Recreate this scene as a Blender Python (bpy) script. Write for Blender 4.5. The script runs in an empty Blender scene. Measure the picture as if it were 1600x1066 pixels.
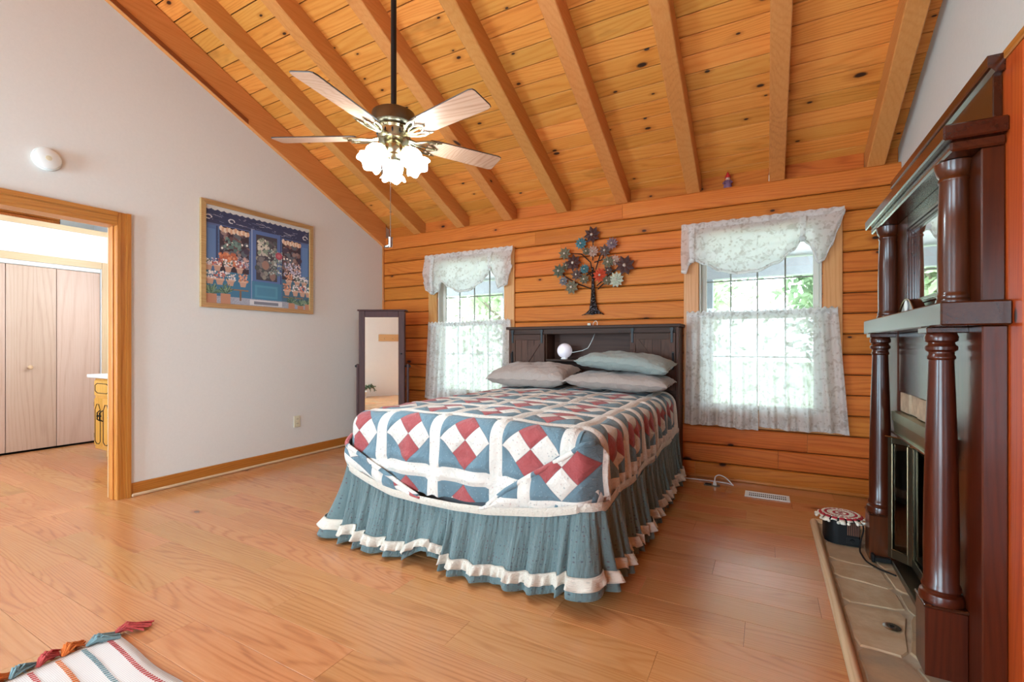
import bpy, bmesh, math, random
import numpy as np
from mathutils import Vector, Matrix
random.seed(7); np.random.seed(7)
scene = bpy.context.scene
col = scene.collection
PI = math.pi
def C(r, g, b, a=1.0):
    f = lambda c: (c/12.92 if c <= .04045 else ((c+.055)/1.055)**2.4)
    return (f(r/255), f(g/255), f(b/255), a)

# ---------------------------------------------------------------- camera, sky, lights
F_PX, YAW, V0, H = 725.0, math.radians(28.7), 540.0, 1.2
cam_d = bpy.data.cameras.new('camera'); cam = bpy.data.objects.new('camera', cam_d); col.objects.link(cam)
cam_d.sensor_width = 36.0; cam_d.lens = F_PX*36.0/1600.0
cam_d.shift_y = (V0-533.0)/1600.0
cam_d.clip_start = .02
cam.location = (0, 0, H); cam.rotation_euler = (PI/2, 0, YAW)
scene.camera = cam
scene.view_settings.view_transform = 'Standard'; scene.view_settings.look = 'None'
scene.view_settings.exposure = 0.82; scene.view_settings.gamma = 1.0
scene.view_settings.use_curve_mapping = False
world = bpy.data.worlds.new('sky'); scene.world = world; world.use_nodes = True
bg = world.node_tree.nodes['Background']
bg.inputs[0].default_value = (.76, .90, 1.0, 1); bg.inputs[1].default_value = 6.0
def area(name, loc, rot, sx, sy, power, color):
    l = bpy.data.lights.new(name, 'AREA'); l.shape = 'RECTANGLE'; l.size = sx; l.size_y = sy
    l.energy = power; l.color = color
    o = bpy.data.objects.new(name, l); col.objects.link(o); o.location = loc; o.rotation_euler = rot
    return o
# added fill lights, set in invented openings of the wall behind the camera
area('fill_light_patio_doors', (-.95, -2.12, 1.12), (PI/2, 0, 0), 1.7, 2.0, 42, (.46, .79, 1))
area('fill_light_rear_window', (-3.75, -2.12, 1.45), (PI/2, 0, 0), .86, 1.7, 112, (.46, .79, 1))
# added fill for the dressing room beyond the doorway, at its invented window
area('fill_light_dressing_room', (-5.9, -.1, 1.7), (PI/2, 0, 0), 1.3, 1.7, 8, (.74, .90, 1))
cy = scene.cycles
cy.sample_clamp_indirect = 6.0; cy.max_bounces = 6; cy.diffuse_bounces = 3; cy.glossy_bounces = 4
cy.transparent_max_bounces = 8; cy.caustics_reflective = False; cy.caustics_refractive = False

# ---------------------------------------------------------------- mesh helpers
class MB:
    def __init__(s): s.v = []; s.f = []; s.uv = {}; s.xf = None
    def vert(s, p):
        p = Vector(p)
        if s.xf is not None: p = s.xf @ p
        s.v.append(p); return len(s.v)-1
    def verts(s, ps): return [s.vert(p) for p in ps]
    def face(s, idx, uv=None):
        if uv: s.uv[len(s.f)] = uv
        s.f.append(tuple(idx))
    def box(s, x0, x1, y0, y1, z0, z1):
        i = s.verts([(x, y, z) for z in (z0, z1) for (x, y) in ((x0, y0), (x1, y0), (x1, y1), (x0, y1))])
        for q in ((3, 2, 1, 0), (4, 5, 6, 7), (0, 1, 5, 4), (1, 2, 6, 5), (2, 3, 7, 6), (3, 0, 4, 7)):
            s.face([i[k] for k in q])
        return s
    def cbox(s, x0, x1, y0, y1, z0, z1, c=.004):
        """box with every edge chamfered by c"""
        bm = bmesh.new(); bmesh.ops.create_cube(bm, size=1)
        for v in bm.verts:
            v.co = Vector((x0 if v.co.x < 0 else x1, y0 if v.co.y < 0 else y1, z0 if v.co.z < 0 else z1))
        bmesh.ops.bevel(bm, geom=list(bm.edges), offset=c, segments=1, affect='EDGES')
        s.absorb(bm); return s
    def absorb(s, bm):
        base = len(s.v); bm.verts.index_update()
        for v in bm.verts: s.vert(v.co)
        for f in bm.faces: s.face([base+v.index for v in f.verts])
        bm.free()
    def prism(s, poly, axis, t0, t1):
        """poly: 2D points in the plane normal to axis ('x': (y,z), 'y': (x,z), 'z': (x,y))"""
        def P(p, t):
            return {'x': (t, p[0], p[1]), 'y': (p[0], t, p[1]), 'z': (p[0], p[1], t)}[axis]
        a = s.verts([P(p, t0) for p in poly]); b = s.verts([P(p, t1) for p in poly]); n = len(poly)
        s.face(a[::-1]); s.face(b)
        for k in range(n): s.face((a[k], a[(k+1) % n], b[(k+1) % n], b[k]))
        return s
    def tube(s, pts, r, seg=8, cap=True):
        pts = [Vector(p) for p in pts]; rings = []
        n = len(pts); up = None
        for k, p in enumerate(pts):
            d = (pts[min(k+1, n-1)]-pts[max(k-1, 0)]).normalized()
            if up is None:
                up = Vector((0, 0, 1)) if abs(d.z) < .9 else Vector((1, 0, 0))
            a = d.cross(up).normalized(); b = a.cross(d).normalized(); up = b
            rr = r[k] if isinstance(r, (list, tuple)) else r
            rings.append(s.verts([p+a*rr*math.cos(2*PI*j/seg)+b*rr*math.sin(2*PI*j/seg) for j in range(seg)]))
        for k in range(n-1):
            for j in range(seg):
                s.face((rings[k][j], rings[k][(j+1) % seg], rings[k+1][(j+1) % seg], rings[k+1][j]))
        if cap: s.face(rings[0][::-1]); s.face(rings[-1])
        return s
    def lathe(s, prof, c=(0, 0, 0), seg=24, cap=True, rot=None):
        """prof: list of (r, z), turned about z through c"""
        c = Vector(c); rings = []
        for (r, z) in prof:
            ring = []
            for j in range(seg):
                q = Vector((r*math.cos(2*PI*j/seg), r*math.sin(2*PI*j/seg), z))
                if rot is not None: q = rot @ q
                ring.append(s.vert(c+q))
            rings.append(ring)
        for k in range(len(prof)-1):
            for j in range(seg):
                s.face((rings[k][j], rings[k][(j+1) % seg], rings[k+1][(j+1) % seg], rings[k+1][j]))
        if cap: s.face(rings[0][::-1]); s.face(rings[-1])
        return s
    def ball(s, c, r, seg=12, rings=8, sc=(1, 1, 1)):
        c = Vector(c); rows = []
        for i in range(1, rings):
            th = PI*i/rings
            rows.append(s.verts([c+Vector((r*sc[0]*math.sin(th)*math.cos(2*PI*j/seg), r*sc[1]*math.sin(th)*math.sin(2*PI*j/seg), -r*sc[2]*math.cos(th))) for j in range(seg)]))
        b = s.vert(c-Vector((0, 0, r*sc[2]))); t = s.vert(c+Vector((0, 0, r*sc[2])))
        for j in range(seg):
            s.face((b, rows[0][(j+1) % seg], rows[0][j])); s.face((t, rows[-1][j], rows[-1][(j+1) % seg]))
        for i in range(len(rows)-1):
            for j in range(seg):
                s.face((rows[i][j], rows[i][(j+1) % seg], rows[i+1][(j+1) % seg], rows[i+1][j]))
        return s
    def grid(s, fn, nu, nv, uvfn=None, flip=False):
        """fn(a, b) with a, b in 0..1 -> point; uvfn the same -> (u, v)"""
        idx = [[s.vert(fn(i/nu, j/nv)) for i in range(nu+1)] for j in range(nv+1)]
        uvs = [[uvfn(i/nu, j/nv) for i in range(nu+1)] for j in range(nv+1)] if uvfn else None
        for j in range(nv):
            for i in range(nu):
                q = [(j, i), (j, i+1), (j+1, i+1), (j+1, i)]
                if flip: q = q[::-1]
                s.face([idx[a][b] for a, b in q], [uvs[a][b] for a, b in q] if uvs else None)
        return s
    def mesh(s, name):
        me = bpy.data.meshes.new(name); me.from_pydata([tuple(v) for v in s.v], [], s.f)
        if s.uv:
            l = me.uv_layers.new(name='UVMap').data
            for p in me.polygons:
                q = s.uv.get(p.index)
                if q:
                    for k, li in enumerate(p.loop_indices): l[li].uv = q[k]
        me.validate(); me.update()
        return me
def loc_of(parent):
    return Vector(parent.get('_o', (0, 0, 0))) if parent else Vector((0, 0, 0))
def link(name, me, mat=None, parent=None, smooth=False, loc=None):
    o = bpy.data.objects.new(name, me); col.objects.link(o)
    if mat is not None and len(me.materials) == 0: me.materials.append(mat)
    if smooth and len(me.polygons):
        me.polygons.foreach_set('use_smooth', [True]*len(me.polygons))
        if smooth != 'all':
            me.set_sharp_from_angle(angle=math.radians(38))
    if loc is not None: o.location = loc
    if parent is not None:
        o.parent = parent
        o.matrix_parent_inverse = Matrix.Translation(-ORIGIN.get(parent.name, Vector((0, 0, 0))))
    return o
ORIGIN = {}
def add(name, mb, mat, parent=None, smooth=False):
    """links the mesh, built in world coordinates, as ONE object whose origin is its own centre"""
    n = len(mb.v); lo = Vector((min(v.x for v in mb.v), min(v.y for v in mb.v), min(v.z for v in mb.v)))
    hi = Vector((max(v.x for v in mb.v), max(v.y for v in mb.v), max(v.z for v in mb.v)))
    c = (lo+hi)/2; c.z = lo.z
    mb.v = [v-c for v in mb.v]
    o = link(name, mb.mesh(name), mat, parent, smooth, c)
    ORIGIN[o.name] = c
    return o
def tag(o, label, cat, group=None):
    o['label'] = label; o['category'] = cat
    if group: o['group'] = group
    return o
def thing(name, label, cat, loc=(0, 0, 0), group=None):
    o = bpy.data.objects.new(name, None); col.objects.link(o); o.location = loc
    o.empty_display_size = .05; ORIGIN[o.name] = Vector(loc)
    return tag(o, label, cat, group)
def struct(o): o['kind'] = 'structure'; return o
def sempty(name, loc=(0, 0, 0)):
    o = bpy.data.objects.new(name, None); col.objects.link(o); o.location = loc; ORIGIN[o.name] = Vector(loc)
    return struct(o)
def solid(o, t, off=0):
    m = o.modifiers.new('thickness', 'SOLIDIFY'); m.thickness = t; m.offset = off; return o
def subsurf(o, n=1):
    m = o.modifiers.new('subdivision', 'SUBSURF'); m.levels = n; m.render_levels = n; return o
def box(name, b, mat, parent=None, c=.004):
    return add(name, MB().cbox(*b, c=c) if c else MB().box(*b), mat, parent)

# ---------------------------------------------------------------- materials
class NT:
    """small helper around a node tree"""
    def __init__(s, name):
        s.m = bpy.data.materials.new(name); s.m.use_nodes = True; s.t = s.m.node_tree
        s.b = s.t.nodes['Principled BSDF']; s.out = s.t.nodes['Material Output']
    def n(s, typ, **k):
        nd = s.t.nodes.new(typ)
        for a, v in k.items(): setattr(nd, a, v)
        return nd
    def lk(s, a, b): s.t.links.new(a, b)
    def put(s, sock, v):
        if isinstance(v, bpy.types.NodeSocket): s.lk(v, sock)
        else: sock.default_value = v
    def math(s, op, a, b=None, c=None, clamp=False):
        nd = s.n('ShaderNodeMath', operation=op); nd.use_clamp = clamp
        for i, v in enumerate((a, b, c)):
            if v is not None: s.put(nd.inputs[i], v)
        return nd.outputs[0]
    def mix(s, f, a, b):
        nd = s.n('ShaderNodeMix', data_type='RGBA'); s.put(nd.inputs[0], f)
        s.put(nd.inputs[6], a); s.put(nd.inputs[7], b); return nd.outputs[2]
    def mul(s, f, a, b):
        nd = s.n('ShaderNodeMix', data_type='RGBA', blend_type='MULTIPLY'); s.put(nd.inputs[0], f)
        s.put(nd.inputs[6], a); s.put(nd.inputs[7], b); return nd.outputs[2]
    def coords(s, scale=(1, 1, 1), rnd=0, kind='Object', loc=(0, 0, 0)):
        tc = s.n('ShaderNodeTexCoord'); v = tc.outputs[kind]
        if rnd:
            oi = s.n('ShaderNodeObjectInfo'); cm = s.n('ShaderNodeCombineXYZ')
            s.lk(s.math('MULTIPLY', oi.outputs['Random'], rnd), cm.inputs[0])
            s.lk(s.math('MULTIPLY', oi.outputs['Random'], rnd*1.7), cm.inputs[1])
            s.lk(s.math('MULTIPLY', oi.outputs['Random'], rnd*2.3), cm.inputs[2])
            ad = s.n('ShaderNodeVectorMath', operation='ADD'); s.lk(v, ad.inputs[0]); s.lk(cm.outputs[0], ad.inputs[1]); v = ad.outputs[0]
        mp = s.n('ShaderNodeMapping'); s.lk(v, mp.inputs[0]); mp.inputs['Scale'].default_value = scale; mp.inputs['Location'].default_value = loc
        return mp.outputs[0]
    def noise(s, vec, scale, detail=4, rough=.55, dist=0):
        nd = s.n('ShaderNodeTexNoise'); s.lk(vec, nd.inputs['Vector']); nd.inputs['Scale'].default_value = scale
        nd.inputs['Detail'].default_value = detail; nd.inputs['Roughness'].default_value = rough; nd.inputs['Distortion'].default_value = dist
        return nd.outputs['Fac']
    def voro(s, vec, scale, feature='F1', rand=1.0, out='Distance', dim='3D'):
        nd = s.n('ShaderNodeTexVoronoi', feature=feature, voronoi_dimensions=dim); s.lk(vec, nd.inputs['Vector']); nd.inputs['Scale'].default_value = scale
        nd.inputs['Randomness'].default_value = rand
        return nd.outputs[out]
    def ramp(s, f, stops):
        nd = s.n('ShaderNodeValToRGB'); el = nd.color_ramp.elements
        el[0].position, el[0].color = stops[0]; el[1].position, el[1].color = stops[-1]
        for p, c in stops[1:-1]:
            e = el.new(p); e.color = c
        s.put(nd.inputs[0], f); return nd.outputs[0]
    def bump(s, h, strength=.3, dist=.01):
        nd = s.n('ShaderNodeBump'); nd.inputs['Strength'].default_value = strength; nd.inputs['Distance'].default_value = dist
        s.put(nd.inputs['Height'], h); s.lk(nd.outputs[0], s.b.inputs['Normal']); return nd
    def set(s, color=None, rough=None, metal=None, spec=None, coat=None, coat_r=None, sheen=None):
        for k, v in (('Base Color', color), ('Roughness', rough), ('Metallic', metal), ('Specular IOR Level', spec), ('Coat Weight', coat), ('Coat Roughness', coat_r), ('Sheen Weight', sheen)):
            if v is not None: s.put(s.b.inputs[k], v)
        return s.m
def plain(name, color, rough=.5, metal=0, spec=.5, var=.06, nscale=14, bump=0, coat=0):
    """one colour with a faint mottle"""
    k = NT(name); f = k.noise(k.coords(), nscale, 3)
    dk = tuple(c*(1-var) for c in color[:3])+(1,); lt = tuple(min(1, c*(1+var)) for c in color[:3])+(1,)
    if bump: k.bump(f, bump, .004)
    return k.set(k.ramp(f, [(.3, dk), (.7, lt)]), rough, metal, spec, coat)
def wood(name, dark, mid, light, axis='X', rings=9, rough=.42, coat=.0, knots=0, rnd=.22, knot_c=C(58, 30, 16), grain=1.0, spec=.4, ks=2.1, bands=.55, stain=0, kplane='Y'):
    k = NT(name); st = {'X': (.1, 1, 1), 'Y': (1, .1, 1), 'Z': (1, 1, .1)}[axis]
    v = k.coords(st, 37)
    warp = k.noise(v, 2.2, 2)
    wv = k.n('ShaderNodeTexWave', wave_type='RINGS', rings_direction=axis, wave_profile='SIN')
    off = k.n('ShaderNodeVectorMath', operation='ADD'); k.lk(v, off.inputs[0])
    sc = k.n('ShaderNodeVectorMath', operation='SCALE'); nn = k.n('ShaderNodeTexNoise'); k.lk(v, nn.inputs['Vector']); nn.inputs['Scale'].default_value = 1.6; nn.inputs['Detail'].default_value = 3
    k.lk(nn.outputs['Color'], sc.inputs[0]); sc.inputs['Scale'].default_value = .8; k.lk(sc.outputs[0], off.inputs[1])
    k.lk(off.outputs[0], wv.inputs['Vector']); wv.inputs['Scale'].default_value = rings*1.8; wv.inputs['Distortion'].default_value = 1.6; wv.inputs['Detail'].default_value = 2; wv.inputs['Detail Scale'].default_value = 1.2
    st2 = {'X': (.05, 1, 1), 'Y': (1, .05, 1), 'Z': (1, 1, .05)}[axis]
    fine = k.noise(k.coords(tuple(a*1.0 for a in st2), 37), 85*grain, 5, .65)
    f = k.math('ADD', k.math('MULTIPLY', k.math('POWER', wv.outputs['Fac'], 3.0), bands*.3), k.math('ADD', k.math('MULTIPLY', fine, .42), k.math('MULTIPLY', warp, .55)))
    c = k.ramp(f, [(.3, light), (.6, mid), (.92, dark)])
    if stain:
        sn = k.noise(k.coords((.35, 1, 1), 21), 5.0, 3)
        c = k.mix(k.ramp(sn, [(.62, (0, 0, 0, 1)), (.78, (stain, stain, stain, 1))]), c, tuple(x*.55 for x in dark[:3])+(1,))
    if knots:
        kv0 = k.coords((1, 1, 1), 53); sx = k.n('ShaderNodeSeparateXYZ'); k.lk(kv0, sx.inputs[0]); cx3 = k.n('ShaderNodeCombineXYZ')
        al, ac = {'X': ('X', kplane), 'Y': ('Y', kplane), 'Z': ('Z', kplane)}[axis]
        k.lk(k.math('MULTIPLY', sx.outputs[al], .5), cx3.inputs[0])
        k.lk(sx.outputs[ac] if len(ac) == 1 else k.math('ADD', sx.outputs[ac[0]], sx.outputs[ac[1]]), cx3.inputs[1])
        kv = cx3.outputs[0]
        kd = k.voro(kv, ks, dim='2D'); kr = k.voro(kv, ks, out='Color', dim='2D')
        sp = k.n('ShaderNodeSeparateColor'); k.lk(kr, sp.inputs[0])
        gate = k.math('LESS_THAN', sp.outputs[0], knots)
        kd = k.math('MULTIPLY', kd, k.math('ADD', .6, k.math('MULTIPLY', sp.outputs[1], 1.3)))
        wob = k.math('ADD', kd, k.math('MULTIPLY', k.math('SUBTRACT', k.noise(kv, 30, 2), .5), .03))
        core = k.math('MULTIPLY', gate, k.ramp(wob, [(.04, (1, 1, 1, 1)), (.065, (0, 0, 0, 1))]))
        halo = k.math('MULTIPLY', gate, k.ramp(wob, [(.06, (.55, .55, .55, 1)), (.17, (0, 0, 0, 1))]))
        c = k.mix(halo, c, dark); c = k.mix(core, c, knot_c)
    if rnd:
        oi = k.n('ShaderNodeObjectInfo'); hs = k.n('ShaderNodeHueSaturation')
        k.lk(c, hs.inputs['Color'])
        k.put(hs.inputs['Value'], k.math('ADD', k.math('MULTIPLY', oi.outputs['Random'], rnd*2), 1-rnd))
        k.put(hs.inputs['Hue'], k.math('ADD', k.math('MULTIPLY', oi.outputs['Random'], -.012), .506))
        c = hs.outputs[0]
    k.bump(fine, .08, .003)
    return k.set(c, rough, 0, spec, coat, .15)

M = {}
M['ceil_wood'] = wood('ceiling_pine', C(186, 96, 30), C(230, 142, 60), C(243, 166, 82), 'X', 8, .5, knots=.42, rnd=.15, ks=4.6, stain=.55)
M['beam'] = wood('beam_pine', C(172, 96, 44), C(208, 130, 66), C(224, 152, 86), 'Y', 5, .55, bands=.25, knots=.2, rnd=.05, ks=3.2, kplane='XZ')
M['log'] = wood('log_pine', C(146, 64, 18), C(194, 102, 36), C(214, 126, 52), 'X', 8, .55, knots=.3, rnd=.07, spec=.2, ks=4.0, stain=.35, kplane='Z')
M['floor_wood'] = wood('laminate_oak', C(138, 82, 46), C(190, 124, 74), C(208, 146, 94), 'X', 13, .26, coat=.35, knots=.03, rnd=.07, spec=.5, ks=3.0, knot_c=C(120, 72, 44), bands=.55, stain=.35)
M['trim_x'] = wood('casing_pine_x', C(148, 78, 26), C(186, 110, 44), C(204, 132, 62), 'X', 9, .38, rnd=.05, coat=.2)
M['trim_y'] = wood('casing_pine_y', C(148, 78, 26), C(186, 110, 44), C(204, 132, 62), 'Y', 9, .38, rnd=.05, coat=.2)
M['trim_z'] = wood('casing_pine_z', C(148, 78, 26), C(186, 110, 44), C(204, 132, 62), 'Z', 9, .38, rnd=.05, coat=.2)
M['pale_trim_y'] = wood('pale_casing_y', C(176, 136, 96), C(204, 170, 130), C(220, 190, 154), 'Y', 9, .45, rnd=.04)
M['pale_trim_z'] = wood('pale_casing_z', C(176, 136, 96), C(204, 170, 130), C(220, 190, 154), 'Z', 9, .45, rnd=.04)
M['wincase_z'] = wood('window_casing_z', C(164, 98, 46), C(198, 134, 74), C(214, 156, 98), 'Z', 9, .42, knots=.3, rnd=.05, ks=4, kplane='X')
M['wincase_x'] = wood('window_casing_x', C(164, 98, 46), C(198, 134, 74), C(214, 156, 98), 'X', 9, .42, rnd=.05)
M['panel_z'] = wood('cedar_board_z', C(140, 48, 14), C(182, 76, 26), C(200, 98, 40), 'Z', 9, .3, knots=.2, rnd=.08, coat=.35, ks=4, kplane='Y')
M['birch'] = wood('birch_plywood', C(180, 142, 120), C(202, 168, 148), C(212, 182, 164), 'Z', 4, .45, rnd=.04, bands=.5)
M['vanity'] = wood('yellow_maple', C(196, 132, 46), C(222, 162, 72), C(232, 180, 96), 'Z', 8, .4, rnd=.04)
M['mahog_z'] = wood('mahogany_z', C(24, 8, 3), C(66, 24, 9), C(92, 38, 15), 'Z', 6, .28, rnd=.05, coat=.35, spec=.35, bands=.3, stain=.6)
M['mahog_y'] = wood('mahogany_y', C(26, 9, 4), C(54, 20, 9), C(76, 32, 14), 'Y', 6, .24, rnd=.05, coat=.45, spec=.4, bands=.3)
M['espresso_x'] = wood('espresso_x', C(40, 23, 17), C(62, 39, 29), C(78, 52, 39), 'X', 10, .55, rnd=.06, spec=.2)
M['espresso_z'] = wood('espresso_z', C(46, 27, 20), C(72, 45, 33), C(88, 59, 45), 'Z', 10, .55, rnd=.06, spec=.2)
M['mirror_wood'] = wood('cheval_wood', C(48, 22, 20), C(72, 38, 34), C(84, 48, 43), 'Z', 8, .5, rnd=.03, spec=.2)
M['wall'] = plain('painted_drywall', C(226, 221, 214), .75, var=.015, nscale=60, bump=.05)
M['white_wall'] = plain('white_paint', C(238, 239, 240), .7, var=.01)
M['white'] = plain('white_enamel', C(236, 236, 232), .4, var=.02)
M['ivory'] = plain('ivory_plastic', C(222, 212, 182), .4, var=.02)
M['vinyl'] = plain('window_vinyl', C(214, 206, 192), .4, var=.02)
M['black'] = plain('black_metal', C(26, 25, 26), .45, .4, var=.1)
M['black_plastic'] = plain('black_plastic', C(15, 14, 15), .5, var=.1, spec=.25)
M['gap'] = plain('dark_gap', C(24, 16, 12), .9, var=.1)
M['brass'] = plain('antique_brass', C(160, 146, 116), .26, 1, var=.12, nscale=8)
M['brass_dark'] = plain('bronze', C(104, 94, 76), .3, .9, var=.15, nscale=8)
M['steel'] = plain('steel', C(160, 160, 158), .25, 1, var=.05)
M['hood'] = plain('brushed_brass_hood', C(150, 150, 118), .3, .85, var=.12, nscale=6)
def mirror_mat():
    k = NT('mirror_silver'); f = k.noise(k.coords(), 3, 1)
    return k.set(k.ramp(f, [(0, (.86, .87, .86, 1)), (1, (.9, .9, .9, 1))]), .015, 1)
M['mirror'] = mirror_mat()
M['strip'] = wood('red_fir_strip', C(104, 44, 14), C(134, 64, 26), C(150, 80, 36), 'Y', 8, .5, rnd=0)
def glass_mat(name, tint, refl=.06, rough=.0):
    k = NT(name); k.t.nodes.remove(k.b)
    tr = k.n('ShaderNodeBsdfTransparent'); tr.inputs[0].default_value = tint
    gl = k.n('ShaderNodeBsdfGlossy'); gl.inputs['Roughness'].default_value = rough
    lw = k.n('ShaderNodeFresnel'); lw.inputs[0].default_value = 1.45
    mx = k.n('ShaderNodeMixShader'); k.lk(k.math('MAXIMUM', lw.outputs[0], refl), mx.inputs[0]); k.lk(tr.outputs[0], mx.inputs[1]); k.lk(gl.outputs[0], mx.inputs[2])
    k.lk(mx.outputs[0], k.out.inputs[0]); return k.m
M['glass'] = glass_mat('window_glass', (.97, .99, .98, 1), .03)
M['smoke_glass'] = glass_mat('smoked_glass', (.2, .22, .22, 1), .14, .04)

# ================================================================ THE ROOM
XL, XR, XP, YB, YR, YRIDGE = -4.42, .91, .69, 4.545, -2.0, 1.2
SL = .457
ZB = lambda y: 2.605+SL*(YB-y) if y > YRIDGE else 2.605+SL*(YB-YRIDGE)-SL*(YRIDGE-y)      # beam underside
ZP = lambda y: ZB(y)+.19                                                                  # plank underside
ZRI = ZP(YRIDGE)
# ---- floor with its planks
floor = struct(add('floor', MB().box(XL-.12, XR+.1, YR-.1, YB+.1, -.12, -.012), M['gap']))
rows = 0; PW = .19; y = YB-.01; meshes = {}
def plank_mesh(L, w, t, cham, name):
    key = (name, round(L, 3), round(w, 3))
    if key not in meshes:
        mb = MB(); c = cham
        prof = [(-w/2, -t), (w/2, -t), (w/2, -c), (w/2-c, 0), (-w/2+c, 0), (-w/2, -c)]
        mb.prism(prof, 'x', -L/2, L/2)
        meshes[key] = mb.mesh(name)
    return meshes[key]
while y > YR:
    y0 = max(y-PW, YR); w = y-y0
    x = XL+.005; first = True
    xend = XR if y0 > 3.75 else .262
    off = (rows*.463) % 1.22
    while x < xend-.01:
        L = (off if off > .15 else 1.22) if first else 1.22
        first = False
        x1 = min(x+L, xend)
        link('floor_plank', plank_mesh(x1-x-.0012, w-.0012, .012, .0012, 'floor_plank'), M['floor_wood'], floor, loc=((x+x1)/2, (y+y0)/2, 0)).matrix_parent_inverse = Matrix.Translation(-ORIGIN['floor'])
        x = x1
    y = y0; rows += 1
# ---- left wall (painted), doorway cut out
DY0, DY1, DZ = .78, 1.70, 2.15
poly = [(YR-.1, 0), (DY0, 0), (DY0, DZ), (DY1, DZ), (DY1, 0), (YB+.15, 0), (YB+.15, ZP(YB)+.05), (YRIDGE, ZRI+.1), (YR-.1, ZP(YR)+.05)]
wl = struct(add('wall_left', MB().prism(poly, 'x', XL-.12, XL), M['wall']))
poly = [(YR-.1, 0), (YB+.15, 0), (YB+.15, ZP(YB)+.05), (YRIDGE, ZRI+.1), (YR-.1, ZP(YR)+.05)]
wr = struct(add('wall_right', MB().prism(poly, 'x', XR, XR+.12), M['wall']))
# wood-clad breast on the right wall, board by board where it shows
pan = add('wood_panel', MB().box(XP+.02, XR, YR, 3.58, 0, 2.14), M['gap'], wr)
yb = YR; edges = []
while yb < 3.58: edges.append(yb); yb += .148
edges.append(3.58)
for a, b in zip(edges[:-1], edges[1:]):
    mb = MB(); mb.cbox(XP, XP+.02, a+.001, b-.001, .0, 2.14, .003)
    add('board', mb, M['panel_z'], pan)
add('cap_board', MB().cbox(XP-.006, XR, YR, 3.585, 2.14, 2.172, .004), M['trim_y'], pan)
# ---- rear wall, with unseen patio doors and a window added to hold the fill lights
def holes_wall(name, x0, x1, z1, y0, y1, holes, mat):
    xs = sorted({x0, x1} | {h[0] for h in holes} | {h[1] for h in holes}); zs = sorted({0, z1} | {h[2] for h in holes} | {h[3] for h in holes})
    mb = MB()
    for a, b in zip(xs[:-1], xs[1:]):
        for c, d in zip(zs[:-1], zs[1:]):
            m = ((a+b)/2, (c+d)/2)
            if any(h[0] < m[0] < h[1] and h[2] < m[1] < h[3] for h in holes): continue
            mb.box(a, b, y0, y1, c, d)
    return add(name, mb, mat)
wrear = struct(holes_wall('wall_rear', XL-.12, XR+.12, ZP(YR)+.1, YR-.1, YR, [(-1.8, -.1, .06, 2.1), (-4.2, -3.3, .55, 2.35)], M['white_wall']))
w3 = sempty('window_3', (-.95, YR-.05, .06))
for a, b in ((-1.8, -1.74), (-.98, -.92), (-.16, -.1)): box('frame', (a, b, YR-.08, YR-.02, .06, 2.1), M['white'], w3)
for a, b in ((.06, .12), (2.04, 2.1)): box('rail', (-1.74, -.16, YR-.079, YR-.021, a, b), M['white'], w3)
w4 = sempty('window_4', (-3.75, YR-.05, .55))
for a, b in ((-4.2, -4.15), (-3.77, -3.73), (-3.35, -3.3)): box('frame', (a, b, YR-.08, YR-.02, .55, 2.35), M['white'], w4)
for a, b in ((.55, .6), (2.3, 2.35)): box('rail', (-4.15, -3.35, YR-.079, YR-.021, a, b), M['white'], w4)
# ---- log wall at the back
WIN = [(-3.053, 1), (-.0675, 2)]
OW, OZ0, OZ1 = .47, .6344, 2.2804           # half width and height of each window opening
wb = holes_wall('wall_back', XL-.12, XR+.12, 2.60, YB+.035, YB+.15, [(cx-OW, cx+OW, OZ0, OZ1) for cx, _ in WIN], M['gap'])
struct(wb)
LH = .1646; seams = [2.61]+[2.445-LH*k for k in range(15)]+[0]
def log_mesh(L, h):
    key = ('log', round(L, 3), round(h, 3))
    if key not in meshes:
        c = .010; mb = MB()
        prof = [(.035, 0), (.035, h), (.010, h), (0, h-c), (-.003, h/2), (0, c), (.010, 0)]
        mb.prism(prof, 'x', -L/2, L/2); meshes[key] = mb.mesh('log')
    return meshes[key]
joints = {0: [-1.245, ], 1: [-2.2], 2: [-1.9], 13: [.3], 14: [-1.0, .091], 15: [-2.6, -.572]}
for r in range(len(seams)-1):
    z1, z0 = seams[r]-.0035, seams[r+1]+.0035
    spans = [(XL+.001, XR)]
    if z0 < OZ1-.02 and z1 > OZ0+.02:
        spans = [(XL+.001, WIN[0][0]-OW), (WIN[0][0]+OW, WIN[1][0]-OW), (WIN[1][0]+OW, XR)]
    elif z0 < OZ1 and z1 > OZ0-.1 and False: pass
    for a, b in spans:
        cut = [a]+[j for j in joints.get(r, []) if a+.1 < j < b-.1]+[b]
        for p, q in zip(cut[:-1], cut[1:]):
            L = q-p-.002
            o = link('log', log_mesh(L, z1-z0), M['log'], wb, loc=((p+q)/2, YB, z0))
box('corner_post', (XL, XL+.022, YB-.022, YB, 0, 2.61), M['trim_z'], wb, .003)
box('shoe_mold', (XL+.03, XR, YB-.018, YB, 0, .028), M['trim_x'], wb, .007)
# top ledge of the log wall and the blocking between the beams, set back
box('ledge', (XL, XR, YB+.01, YB+.15, 2.60, 2.611), M['log'], wb, .001)
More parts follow.
